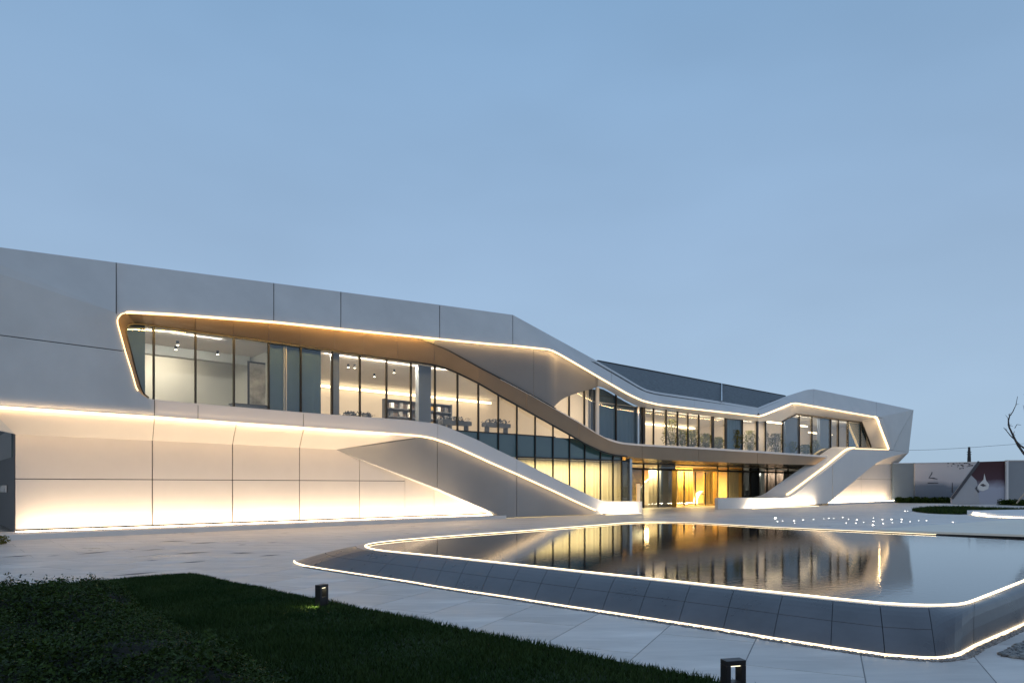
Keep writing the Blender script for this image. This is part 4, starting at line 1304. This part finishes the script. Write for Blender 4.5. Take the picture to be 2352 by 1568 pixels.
def inside(poly, x, y):
    r = False
    n = len(poly)
    for i in range(n):
        x1, y1 = poly[i]; x2, y2 = poly[i - 1]
        if (y1 > y) != (y2 > y) and x < (x2 - x1) * (y - y1) / (y2 - y1) + x1:
            r = not r
    return r
for a in range(-26, 20):
    for b in range(-9, 13):
        c = jp * (a * sw + 3.35) + jd * (b * sl + (1.2 if a % 2 else 0) + 8.0)
        if c.y < 4.5 or c.y > 19.5 or c.y < 5 or abs(c.x) > 16: continue
        if sum(inside(poolxy, *(c + jp * u * sw * .5 + jd * w * sl * .5).xy) for u in (-1, 1) for w in (-1, 1)) == 4: continue
        o = bpy.data.objects.new('paving_slab', slab_mesh(0))
        o.location = (c.x, c.y, -0.008)
        link(o, PAV)
dash_m = mat('dash_dark', (0.05, 0.055, 0.075), 0.5)  # flat dark dashes laid just above the paving
dashes = [((366, 1242.8), (427, 1242)), ((435, 1248.3), (502, 1244.6)), ((177, 1273), (255, 1265.5)), ((0, 1280), (75, 1275)), ((402, 1271.5), (486, 1267)), ((410, 1293), (474, 1288.5)), ((526, 1270), (586, 1269)),
         ((594, 1277.2), (645, 1273.5)), ((253, 1323), (368, 1313)), ((108, 1277), (140, 1275)), ((320, 1264.5), (380, 1260)), ((296, 1261), (311, 1260.5)), ((545, 1251.5), (568, 1250)), ((330, 1288), (366, 1286.5)), ((640, 1224), (668, 1223)), ((612, 1246), (640, 1245))]
for k, ((a, b), (c, d)) in enumerate(dashes):
    p, q = GP(a, b), GP(c, d)
    t_ = (q - p).normalized(); nn = Vector((t_.y, -t_.x, 0))
    w = 0.13 if k < 9 else 0.08
    v = [p, p.lerp(q, .5) - nn * w, q, p.lerp(q, .5) + nn * w]
    v = [r_ + UP * 0.0085 for r_ in v]
    mesh_obj('paving_dash', v, [(0, 1, 2, 3)], dash_m, PAV)

# ================================================================== LAWN AND SHRUBS
def in_poly_np(poly, X, Y):
    r = np.zeros(X.shape, bool)
    n = len(poly)
    for i in range(n):
        x1, y1 = poly[i]; x2, y2 = poly[i - 1]
        with np.errstate(divide='ignore', invalid='ignore'):
            c = ((y1 > Y) != (y2 > Y)) & (X < (x2 - x1) * (Y - y1) / (y2 - y1 + 1e-12) + x1)
        r ^= c
    return r
lawn = [(-7.2, 15.3), (1.98, 6.95), (5.2, 4.0), (-14, 4.0), (-14, 9.35), (-8.4, 14.25)]
def bumps(X, Y):
    return 0.025 * (np.sin(X * 1.9 + Y * .8) + np.sin(Y * 2.3 - X * 1.1)) 
lawn_m = mat('lawn_base', (0.018, 0.032, 0.010), 0.95, var=.4, vscale=2)
lb_ = slab('lawn', [Vector((x, y, 0.03)) for x, y in lawn], UP * -0.03, lawn_m, None)
tag(lb_, kind='structure')
n = 420000
X = rng.uniform(-11.5, 5, n); Y = rng.uniform(4.3, 15.4, n)
k = in_poly_np(lawn, X, Y) & (np.abs(X / Y) < 0.84) & (Y > 5.6)
X, Y = X[k], Y[k]
n = len(X)
h = (0.045 + 0.035 * rng.random(n)) * (1 + .35 * np.sin(X * 2.1 + 1) * np.sin(Y * 1.7))
az = rng.random(n) * 2 * math.pi
w = 0.004 + .004 * rng.random(n) + 0.0004 * Y
lean = rng.normal(size=(n, 2)) * .03
base = np.stack([X, Y, np.full(n, .025)], 1)
dv = np.stack([np.cos(az) * w, np.sin(az) * w, np.zeros(n)], 1)
tip = base + np.stack([lean[:, 0], lean[:, 1], h], 1)
V = np.stack([base - dv, base + dv, tip], 1).reshape(-1, 3)
grass_m = mat('grass_blade', (0.008, 0.040, 0.007), 0.6, spec=.1, col2=(0.046, 0.078, 0.022), var=.2, vscale=.8, island=.3)
g = np_mesh('lawn_grass', V, np.arange(3 * n).reshape(-1, 3), grass_m)
tag(g, 'short dark green grass of the lawn wedge in the left foreground', 'grass', None, 'stuff')

bed = [(-13, 7.4), (-9.2, 11.3), (-8.1, 12.4), (-7.3, 12.6), (-6.7, 12.1), (-5.6, 10.4), (-4.3, 8.9), (-3.0, 7.4), (-2.2, 6.5), (-1.2, 5.4), (-1.0, 3.8), (-13, 3.8)]
def edge_dist(X, Y):
    d = np.full(X.shape, 9.0)
    for i in range(len(bed)):
        x1, y1 = bed[i]; x2, y2 = bed[i - 1]
        L2 = (x2 - x1) ** 2 + (y2 - y1) ** 2
        t_ = np.clip(((X - x1) * (x2 - x1) + (Y - y1) * (y2 - y1)) / L2, 0, 1)
        d = np.minimum(d, np.hypot(X - x1 - t_ * (x2 - x1), Y - y1 - t_ * (y2 - y1)))
    return d
def nz_(X, Y, s, sd):
    r = np.random.default_rng(sd)
    out = np.zeros_like(X)
    for q in range(7):
        a = r.random() * 6.28; fq = s * (0.6 + r.random() * 1.2); ph = r.random() * 6.28
        out += np.sin((X * math.cos(a) + Y * math.sin(a)) * fq + ph)
    return out / 7
def bed_h(X, Y):
    e = np.clip(edge_dist(X, Y) / .7, 0, 1) ** .6
    return e * (0.36 + 0.26 * nz_(X, Y, 2.5, 3) + 0.26 * nz_(X, Y, 7, 5) + .16 * nz_(X, Y, 17, 8)) + .05
# soil mound
gx, gy = np.meshgrid(np.linspace(-12.5, -.8, 90), np.linspace(4, 13, 70))
inb = in_poly_np(bed, gx, gy)
gz = np.where(inb, bed_h(gx, gy) * .55, 0.0)
idx = np.arange(gx.size).reshape(gx.shape)
fq = np.stack([idx[:-1, :-1], idx[:-1, 1:], idx[1:, 1:], idx[1:, :-1]], -1).reshape(-1, 4)
keep = inb.ravel()[fq].all(1)
so = np_mesh('shrub_soil', np.stack([gx.ravel(), gy.ravel(), gz.ravel()], 1), fq[keep], M['soil'])
tag(so, kind='structure')
n = 330000
X = rng.uniform(-12, -0.9, n); Y = rng.uniform(4.6, 12.7, n)
k = in_poly_np(bed, X, Y) & (np.abs(X / Y) < 0.86)
X, Y = X[k], Y[k]; n = len(X)
hh = bed_h(X, Y)
dens = nz_(X, Y, 9, 21)
k = rng.random(n) < np.clip(.68 + 1.5 * dens, .22, 1)
X, Y, hh = X[k], Y[k], hh[k]; n = len(X)
Z = hh * (0.55 + .5 * rng.random(n) ** .5) + np.where(rng.random(n) < .03, rng.random(n) * .04, 0)
c = np.stack([X, Y, Z], 1)
d1 = rng.normal(size=(n, 3)); d1[:, 2] *= .6; d1 /= np.linalg.norm(d1, axis=1)[:, None]
d2 = np.cross(d1, rng.normal(size=(n, 3)) + np.array([0, 0, 1.2])); d2 /= np.linalg.norm(d2, axis=1)[:, None]
s = (0.010 + .012 * rng.random(n))[:, None] * (1 + .5 * (nz_(X, Y, 1.5, 33) > .1))[:, None]
up_ = np.cross(d1, d2)
V = np.stack([c - d1 * s, c + d2 * s * .5 + up_ * s * .12, c + d1 * s, c - d2 * s * .5 + up_ * s * .12], 1).reshape(-1, 3)
F_ = np.arange(4 * n).reshape(-1, 4)
shr_m = mat('shrub_leaf', (0.003, 0.014, 0.005), 0.55, spec=.10, col2=(0.052, 0.092, 0.016), var=.2, vscale=2.6, island=.35)
g = np_mesh('shrub_cover', V, F_, shr_m)
tag(g, 'dark leafy ground cover shrubs filling the lower left corner', 'shrubs', None, 'stuff')

# ================================================================== BOLLARDS
def bollard(loc, rot, lab, h=.40, w=.19, d=.11):
    t = thing('bollard_light', lab, 'bollard light', 'black bollard lights beside the lawn', loc=loc, rot=rot)
    bk = M['bollard']
    def bx(nm, x0, x1, y0, y1, z0, z1, m):
        o = box(nm, Vector(((x0 + x1) / 2, (y0 + y1) / 2, (z0 + z1) / 2)), x1 - x0, y1 - y0, z1 - z0, m, t)
        md = o.modifiers.new('b', 'BEVEL'); md.width = .003; md.segments = 2
        return o
    f = .045
    bx('post', -w / 2, -w / 2 + f, -d / 2, d / 2, 0, h - f, bk)
    bx('post', w / 2 - f, w / 2, -d / 2, d / 2, 0, h - f, bk)
    bx('cap', -w / 2, w / 2, -d / 2, d / 2, h - f, h, bk)
    bx('body', -w / 2 + f, w / 2 - f, -d / 2 + .004, d / 2 - .004, 0, h * .5, bk)
    bx('diffuser', -w / 2 + f + .004, w / 2 - f - .004, -d / 2 + .015, d / 2 - .015, h - f - .012, h - f - .001, M['bolled'])
    return t
M['bollard'] = mat('black_powder_coat', (0.012, 0.012, 0.015), 0.4, bump=.05, bscale=300)
M['bolled'] = emis('bollard_led', (1.0, .9, .6), 2.0)
p = GP(739, 1398)
b1 = bollard((p.x, p.y, 0.0), math.radians(62), 'black bollard light standing in the grass edge, whole, left of the pool', .40)
area('lamp', (0.0, 0.0, .34), .1, .06, .35, (0, 0, -1), b1, col=(1, .9, .5))
sm = area('lamp', (-.16, 0.0, .10), .12, .10, 2.2, (-.5, 0, -.6), b1, col=(.95, .95, .35))
b2 = bollard((ratio(1684) * 6.3, 6.3, 0.0), math.radians(14), 'black bollard light cut off by the lower frame edge, on the paving before the pool', .40, .2)

# ================================================================== PLAZA LIGHT DOTS
dots = [(780, 1450), (800, 1477), (850, 1470), (960, 1470), (965, 1490), (1045, 1463), (1147, 1457), (1245, 1450), (1293, 1447), (1340, 1447), (1427, 1438), (1482, 1455), (1460, 1490), (1553, 1492), (1562, 1462), (1628, 1485),
        (1722, 1443), (1722, 1475), (1718, 1513), (1808, 1458), (1815, 1497), (1895, 1458), (1903, 1487), (1993, 1457), (1990, 1482), (2073, 1478), (2157, 1468), (2232, 1468), (2024, 1377), (2050, 1377), (2485, 1484)]
proto = None
for k, (cx_, cy_) in enumerate(dots):
    p = GP(1594.3 + .2392 * cx_, 844 + .2392 * cy_)
    if k == 0:
        proto = thing('ground_spot', 'small round white light glowing in the paving behind the pool', 'ground light', 'small round lights in the plaza paving', loc=p)
        tube('ring', [Vector((0, 0, 0)), Vector((0, 0, .02))], [.085, .08], M['steel'], proto, 10)
        tube('lens', [Vector((0, 0, .012)), Vector((0, 0, .06)), Vector((0, 0, .075))], [.06, .055, .02], M['dot'], proto, 10)
    else:
        c_ = copy_tree(proto); c_.location = p
        s_ = random.uniform(.35, .85); c_.scale = (s_, s_, s_ * .5)
        if k in (28, 29): c_['label'] = '%s of two touching small lights before the far grass island' % ('left one' if k == 28 else 'right one')
        if k == 30: c_['label'] = 'lone small light at the tip of the beige platform'

# ================================================================== RIGHT BACKGROUND
pm = mat('beige_platform', (0.78, 0.72, 0.60), 0.5, var=.05, vscale=.5)
pt = thing('low_platform', 'wide low beige platform wedge behind the right end of the pool', 'platform')
ptop = [GP(2006, 1214.8, .3), GP(2060, 1217.5, .3), GP(2352, 1227, .3), GP(2352, 1227, .3) + Vector((9, -2.5, 0)), GP(2352, 1190.5, .3) + Vector((12, 3, 0)), GP(2352, 1190.5, .3)]
slab('deck', ptop, UP * -.08, pm, pt)
slab('base', [p * 1 + (sum(ptop, Vector()) / 6 - p) * .03 + UP * -.085 for p in ptop], UP * -.21, M['back'], pt)
# grass island
isl = [GP(x, y) for x, y in ((2094, 1173), (2110, 1169.5), (2144, 1166.8), (2216, 1166.8), (2260, 1169), (2352, 1171.8), (2352, 1178), (2280, 1179), (2240, 1180), (2204, 1181.2), (2160, 1180), (2132, 1178.5), (2105, 1175.5))]
io = slab('grass_island', [p + UP * .05 for p in isl], UP * -.05, lawn_m, None); tag(io, kind='structure')
def tufts(name, poly, n, h0, h1, w_, m, label, cat='grass'):
    xs_ = [p.x for p in poly]; ys_ = [p.y for p in poly]
    X = rng.uniform(min(xs_), max(xs_), n); Y = rng.uniform(min(ys_), max(ys_), n)
    k = in_poly_np([(p.x, p.y) for p in poly], X, Y)
    X, Y = X[k], Y[k]; n = len(X)
    az = rng.random(n) * 6.28
    dv = np.stack([np.cos(az) * w_, np.sin(az) * w_, np.zeros(n)], 1)
    b0 = np.stack([X, Y, np.full(n, .03)], 1)
    tp_ = b0 + np.stack([rng.normal(size=n) * .08, rng.normal(size=n) * .08, rng.uniform(h0, h1, n)], 1)
    o = np_mesh(name, np.stack([b0 - dv, b0 + dv, tp_], 1).reshape(-1, 3), np.arange(3 * n).reshape(-1, 3), m)
    tag(o, label, cat, None, 'stuff')
tufts('island_grass', isl, 14000, .12, .3, .04, grass_m, 'dark grass on the leaf-shaped island behind the pool')
ik = thing('island_kerb', 'white glowing kerb round the right end of the grass island', 'kerb')
kp = [GP(x, y) for x, y in ((2228, 1181.5), (2260, 1181.5), (2300, 1180.5), (2380, 1179))]
kq = [GP(x, y) for x, y in ((2228, 1182.2), (2262, 1186), (2300, 1188), (2380, 1189.5))]
strip('kerb_stone', [p + UP * .3 for p in kp], [p + UP * .02 for p in kq], Vector((0, .3, 0)), M['white'], ik)
line_lamps('kerb_lamp', [p + Vector((0, -.3, .25)) for p in kq], Vector((0, -.95, -.3)), 16, .1, ik, col=(1.0, .80, .55))
sweep('kerb_light', [p + Vector((0, -.12, .04)) for p in kq], .06, .05, M['ledpool'], ik, nrm=Vector((0, 1, 0)))

def bush_strip(name, a, b, w, h, n, lab, seed, size=.12):
    t = thing(name, lab, 'hedge')
    r = np.random.default_rng(seed)
    u = r.random(n)
    c = np.array(a)[None] * (1 - u[:, None]) + np.array(b)[None] * u[:, None]
    c[:, 1] += (r.random(n) - .5) * w
    c[:, 2] = h * r.random(n) * (0.8 + .25 * np.sin(u * 40) + .15 * np.sin(u * 93))
    d1 = r.normal(size=(n, 3)); d1 /= np.linalg.norm(d1, axis=1)[:, None]
    d2 = np.cross(d1, r.normal(size=(n, 3))); d2 /= np.linalg.norm(d2, axis=1)[:, None]
    V = np.stack([c - d1 * size, c + d2 * size * .5, c + d1 * size, c - d2 * size * .5], 1).reshape(-1, 3)
    np_mesh('foliage', V, np.arange(4 * n).reshape(-1, 4), shr_m, t)
    return t
p, q = DP(2062, 1150, 80), DP(2186, 1150, 78)
bush_strip('hedge', (p.x, p.y, 0), (q.x, q.y, 0), 1.2, .62, 6000, 'long low dark hedge at the foot of the grey site wall', 3)
p, q = DP(2312, 1150, 70), DP(2420, 1150, 66)
bush_strip('hedge', (p.x, p.y, 0), (q.x, q.y, 0), 3, .55, 4500, 'loose grey green undergrowth at the foot of the rightmost wall', 4)

# site walls with printed banners
def board(name, pts, m, lab, cat, d=.2, frame=True):
    t = thing(name, lab, cat)
    slab('board', pts, Vector((0, d, 0)), m, t)
    if frame:
        a, b = pts[0], pts[1]
        sweep('coping', [pts[-1] + Vector((0, d / 2, .04)), pts[-2] + Vector((0, d / 2, .04))], d + .1, .1, M['steel'], t, nrm=Vector((0, 1, 0)))
    return t
board('site_wall', [DP(2050, 1152, 84), DP(2101, 1152, 84), DP(2101, 1064, 84), DP(2050, 1064.5, 84)], mat('blue_grey_wall', (0.19, 0.235, 0.27), .6, var=.06, vscale=.3), 'plain blue grey site wall panel next to the building', 'wall')
def mural(name, cols_, sc_, zlow, zhigh, dark):
    m = bpy.data.materials.new(name); m.use_nodes = True
    t = m.node_tree; b = t.nodes['Principled BSDF']; b.inputs['Roughness'].default_value = .6
    tcn = t.nodes.new('ShaderNodeTexCoord'); s = t.nodes.new('ShaderNodeSeparateXYZ')
    nzn = t.nodes.new('ShaderNodeTexNoise'); nzn.inputs['Scale'].default_value = sc_; nzn.inputs['Detail'].default_value = 8; nzn.inputs['Distortion'].default_value = .6
    mr = t.nodes.new('ShaderNodeMapRange'); mr.inputs['From Min'].default_value = zlow; mr.inputs['From Max'].default_value = zhigh
    ad = t.nodes.new('ShaderNodeMath'); ad.operation = 'MULTIPLY_ADD'; ad.inputs[1].default_value = dark
    r = t.nodes.new('ShaderNodeValToRGB')
    r.color_ramp.elements[0].position = cols_[0][0]; r.color_ramp.elements[0].color = (*cols_[0][1], 1)
    r.color_ramp.elements[1].position = cols_[-1][0]; r.color_ramp.elements[1].color = (*cols_[-1][1], 1)
    for p_, c_ in cols_[1:-1]:
        e = r.color_ramp.elements.new(p_); e.color = (*c_, 1)
    t.links.new(tcn.outputs['Object'], s.inputs[0]); t.links.new(tcn.outputs['Object'], nzn.inputs['Vector'])
    t.links.new(s.outputs['Z'], mr.inputs['Value']); t.links.new(nzn.outputs[0], ad.inputs[0]); t.links.new(mr.outputs[0], ad.inputs[2])
    t.links.new(ad.outputs[0], r.inputs[0]); t.links.new(r.outputs[0], b.inputs['Base Color'])
    return m
mur1 = mural('smoky_mural', [(0.15, (.10, .13, .17)), (.55, (.17, .20, .24)), (.70, (.56, .52, .52)), (1.25 / 1.3, (.60, .56, .55))], .22, 0.2, 4.6, .35)
b_ = board('site_wall', [DP(2101.3, 1152, 83.8), DP(2252, 1152, 83.8), DP(2252, 1061.5, 83.8), DP(2101.3, 1064, 83.8)], mur1, 'site wall banner printed with a misty grey seascape', 'wall')
# the ship-like ink strokes of the print
ink = mat('ink_print', (0.06, 0.06, 0.07), .6)
def ink_poly(pts, Y): return slab('print', [DP(x, y, Y) for x, y in pts], Vector((0, .02, 0)), ink, b_)
ink_poly([(2131, 1107.5), (2155, 1108), (2155.5, 1109.5), (2131, 1110)], 83.77)
ink_poly([(2133, 1097), (2145, 1096.5), (2154, 1099.5), (2153, 1100.3), (2140, 1098.2), (2133, 1098)], 83.77)
ink_poly([(2140.5, 1083), (2141.5, 1083), (2141, 1088), (2135, 1096), (2133.5, 1096), (2139, 1088)], 83.77)
ink_poly([(2187, 1107), (2186, 1131), (2189.5, 1131), (2188, 1108)], 83.77)
for k in range(34):
    u = rng.random(); x = 2176 + 66 * u; y = 1063 + rng.random() ** 1.5 * 16 * (1 - .5 * u) ; s_ = rng.uniform(.6, 2.6)
    ink_poly([(x - s_, y), (x, y - s_ * .5), (x + s_ * 1.2, y + .2), (x, y + s_ * .7)], 83.76)
red = mural('dark_red_mural', [(0.10, (.36, .38, .45)), (.42, (.36, .38, .46)), (.64, (.06, .022, .035)), (.98, (.045, .007, .011))], .3, 0.6, 4.6, .22)
rb = board('billboard', [DP(2186, 1157, 74), DP(2311, 1157.5, 74), DP(2311, 1058, 74), DP(2249, 1060, 74), DP(2186, 1146, 74)], red, 'dark red and white abstract billboard with slanted left edge', 'billboard')
slab('print', [DP(2187, 1156.8, 73.96), DP(2250, 1156.8, 73.96), DP(2247, 1125, 73.96), DP(2243, 1103, 73.96), DP(2231, 1091, 73.96), DP(2187, 1148, 73.96)], Vector((0, .02, 0)), mat('grey_white_print', (.38, .39, .41), .6, var=.05, vscale=.4), rb)
slab('print', [DP(2245, 1117, 73.94), DP(2252, 1108, 73.94), DP(2259, 1101, 73.94), DP(2261, 1087, 73.94), DP(2265, 1103, 73.94), DP(2272, 1112, 73.94), DP(2270, 1122, 73.94), DP(2258, 1127, 73.94), DP(2248, 1125, 73.94)], Vector((0, .02, 0)), M['white'], rb)
slab('print', [DP(2251, 1113, 73.92), DP(2258, 1110, 73.92), DP(2266, 1115, 73.92), DP(2258, 1117, 73.92)], Vector((0, .01, 0)), ink, rb)
slab('print', [DP(2240, 1121, 73.92), DP(2245, 1114, 73.92), DP(2244, 1122, 73.92), DP(2250, 1129, 73.92), DP(2247, 1131, 73.92)], Vector((0, .01, 0)), ink, rb)
sweep('slanted_edge', [DP(2249, 1060, 73.9), DP(2216, 1105, 73.9), DP(2187, 1144, 73.9)], .1, .28, ink, rb, nrm=Vector((0, 1, 0)))
board('site_wall', [DP(2314, 1157.5, 74.5), DP(2440, 1158, 74.5), DP(2440, 1057.5, 74.5), DP(2314, 1058, 74.5)], mat('grey_wall', (0.25, 0.27, 0.29), .6, var=.06, vscale=.3), 'plain grey site wall at the right picture edge', 'wall')
wp = thing('white_post', 'slim white post between the red billboard and the grey wall', 'post', loc=(DP(2312.4, 1157, 73.8).x, 73.8, 0))
box('shaft', UP * 2.35, .22, .22, 4.7, M['white'], wp)
box('cap', UP * 4.72, .28, .28, .05, M['steel'], wp)
# slanted pole at far right
pk = thing('slanted_prop', 'pale timber prop leaning at the right picture edge', 'prop')
a, b = DP(2335, 1155, 60), DP(2364, 1118, 60)
tube('pole', [a, b], [.07, .06], mat('pale_timber', (.42, .36, .28), .7), pk, 6)
# utility pole and wire
up = thing('utility_pole', 'thin utility pole far behind the site wall', 'utility pole', loc=(DP(2226, 1060, 150).x, 150, 0))
tube('pole', [Vector((0, 0, 0)), Vector((0, 0, 8)), Vector((0, 0, DP(0, 1026, 150).z))], [.42, .36, .22], M['bark'], up, 8)
for zz in (9.4, 8.9):
    box('crossarm', UP * zz, .9, .2, .12, M['bark'], up)
wr = thing('overhead_wire', 'faint overhead wire crossing the sky behind the site wall', 'wire')
tube('wire', [DP(2070, 1034, 150), DP(2150, 1032, 150), DP(2226, 1027.5, 150), DP(2300, 1022, 150), DP(2440, 1012, 150)], [.035] * 5, mat('wire', (.12, .15, .18), .6), wr, 4)

# bare tree at the right edge
TR = thing('bare_tree', 'leafless dark tree reaching in from the right picture edge', 'tree')
YT = 40.0
def brn(pts, r0, r1, name='branch'):
    P_ = [DP(x, y, YT + dy) for x, y, dy in pts]
    n_ = len(P_)
    return tube(name, P_, [r0 + (r1 - r0) * i / (n_ - 1) for i in range(n_)], M['bark'], TR, 6)
brn([(2412, 1196, 0), (2408, 1150, 0), (2398, 1100, .2), (2380, 1068, .1)], .16, .09, 'trunk')
def off5(l): return [(1976.9 + .2392 * a, 844 + .2392 * b, d) for a, b, d in l]
brn([(2380, 1068, .1)] + off5([(1568, 825, 0), (1510, 745, .1), (1465, 655, .2), (1425, 570, .2), (1418, 510, .3), (1430, 465, .3), (1460, 425, .2), (1490, 360, .1), (1507, 275, 0)]), .075, .012)
brn([(2380, 1068, .1)] + off5([(1575, 775, -.3), (1530, 745, -.4), (1490, 700, -.4), (1440, 655, -.5), (1400, 605, -.5), (1372, 575, -.5)]), .06, .012)
brn(off5([(1480, 690, .1), (1465, 650, .0), (1475, 610, -.1)]), .03, .012)
brn(off5([(1418, 510, .3), (1412, 480, .4), (1390, 455, .5)]), .02, .008)
brn(off5([(1480, 580, .1), (1500, 545, .2), (1540, 550, .2)]), .022, .01)
brn([(2398, 1100, .2), (2402, 1040, .4), (2380, 980, .5), (2368, 930, .4), (2352, 905, .3)], .07, .012)
brn([(2380, 980, .5), (2356, 955, .2), (2350, 930, .1)], .03, .008)
rr = random.Random(5)
for k in range(26):
    src = rr.choice([(1465, 655), (1425, 570), (1430, 465), (1510, 745), (1400, 605), (1490, 360), (1545, 790)])
    a = rr.uniform(-2.4, -.5); l = rr.uniform(12, 42)
    brn(off5([(src[0], src[1], .1), (src[0] + math.cos(a) * l * .5, src[1] + math.sin(a) * l * .5, .2), (src[0] + math.cos(a + .4) * l, src[1] + math.sin(a + .4) * l, .2)]), .012, .005, 'twig')

# left edge: small shrub at the plinth corner
sh = thing('corner_shrub', 'small green shrub at the left picture edge beside the plinth', 'shrub', loc=GP(-2, 1250))
leafcloud('foliage', 700, .35, .3, .02, .3, .035, M['leaf'], sh, 77)
tube('stem', [Vector((0, 0, 0)), Vector((0, 0, .2))], [.02, .01], M['bark'], sh, 5)
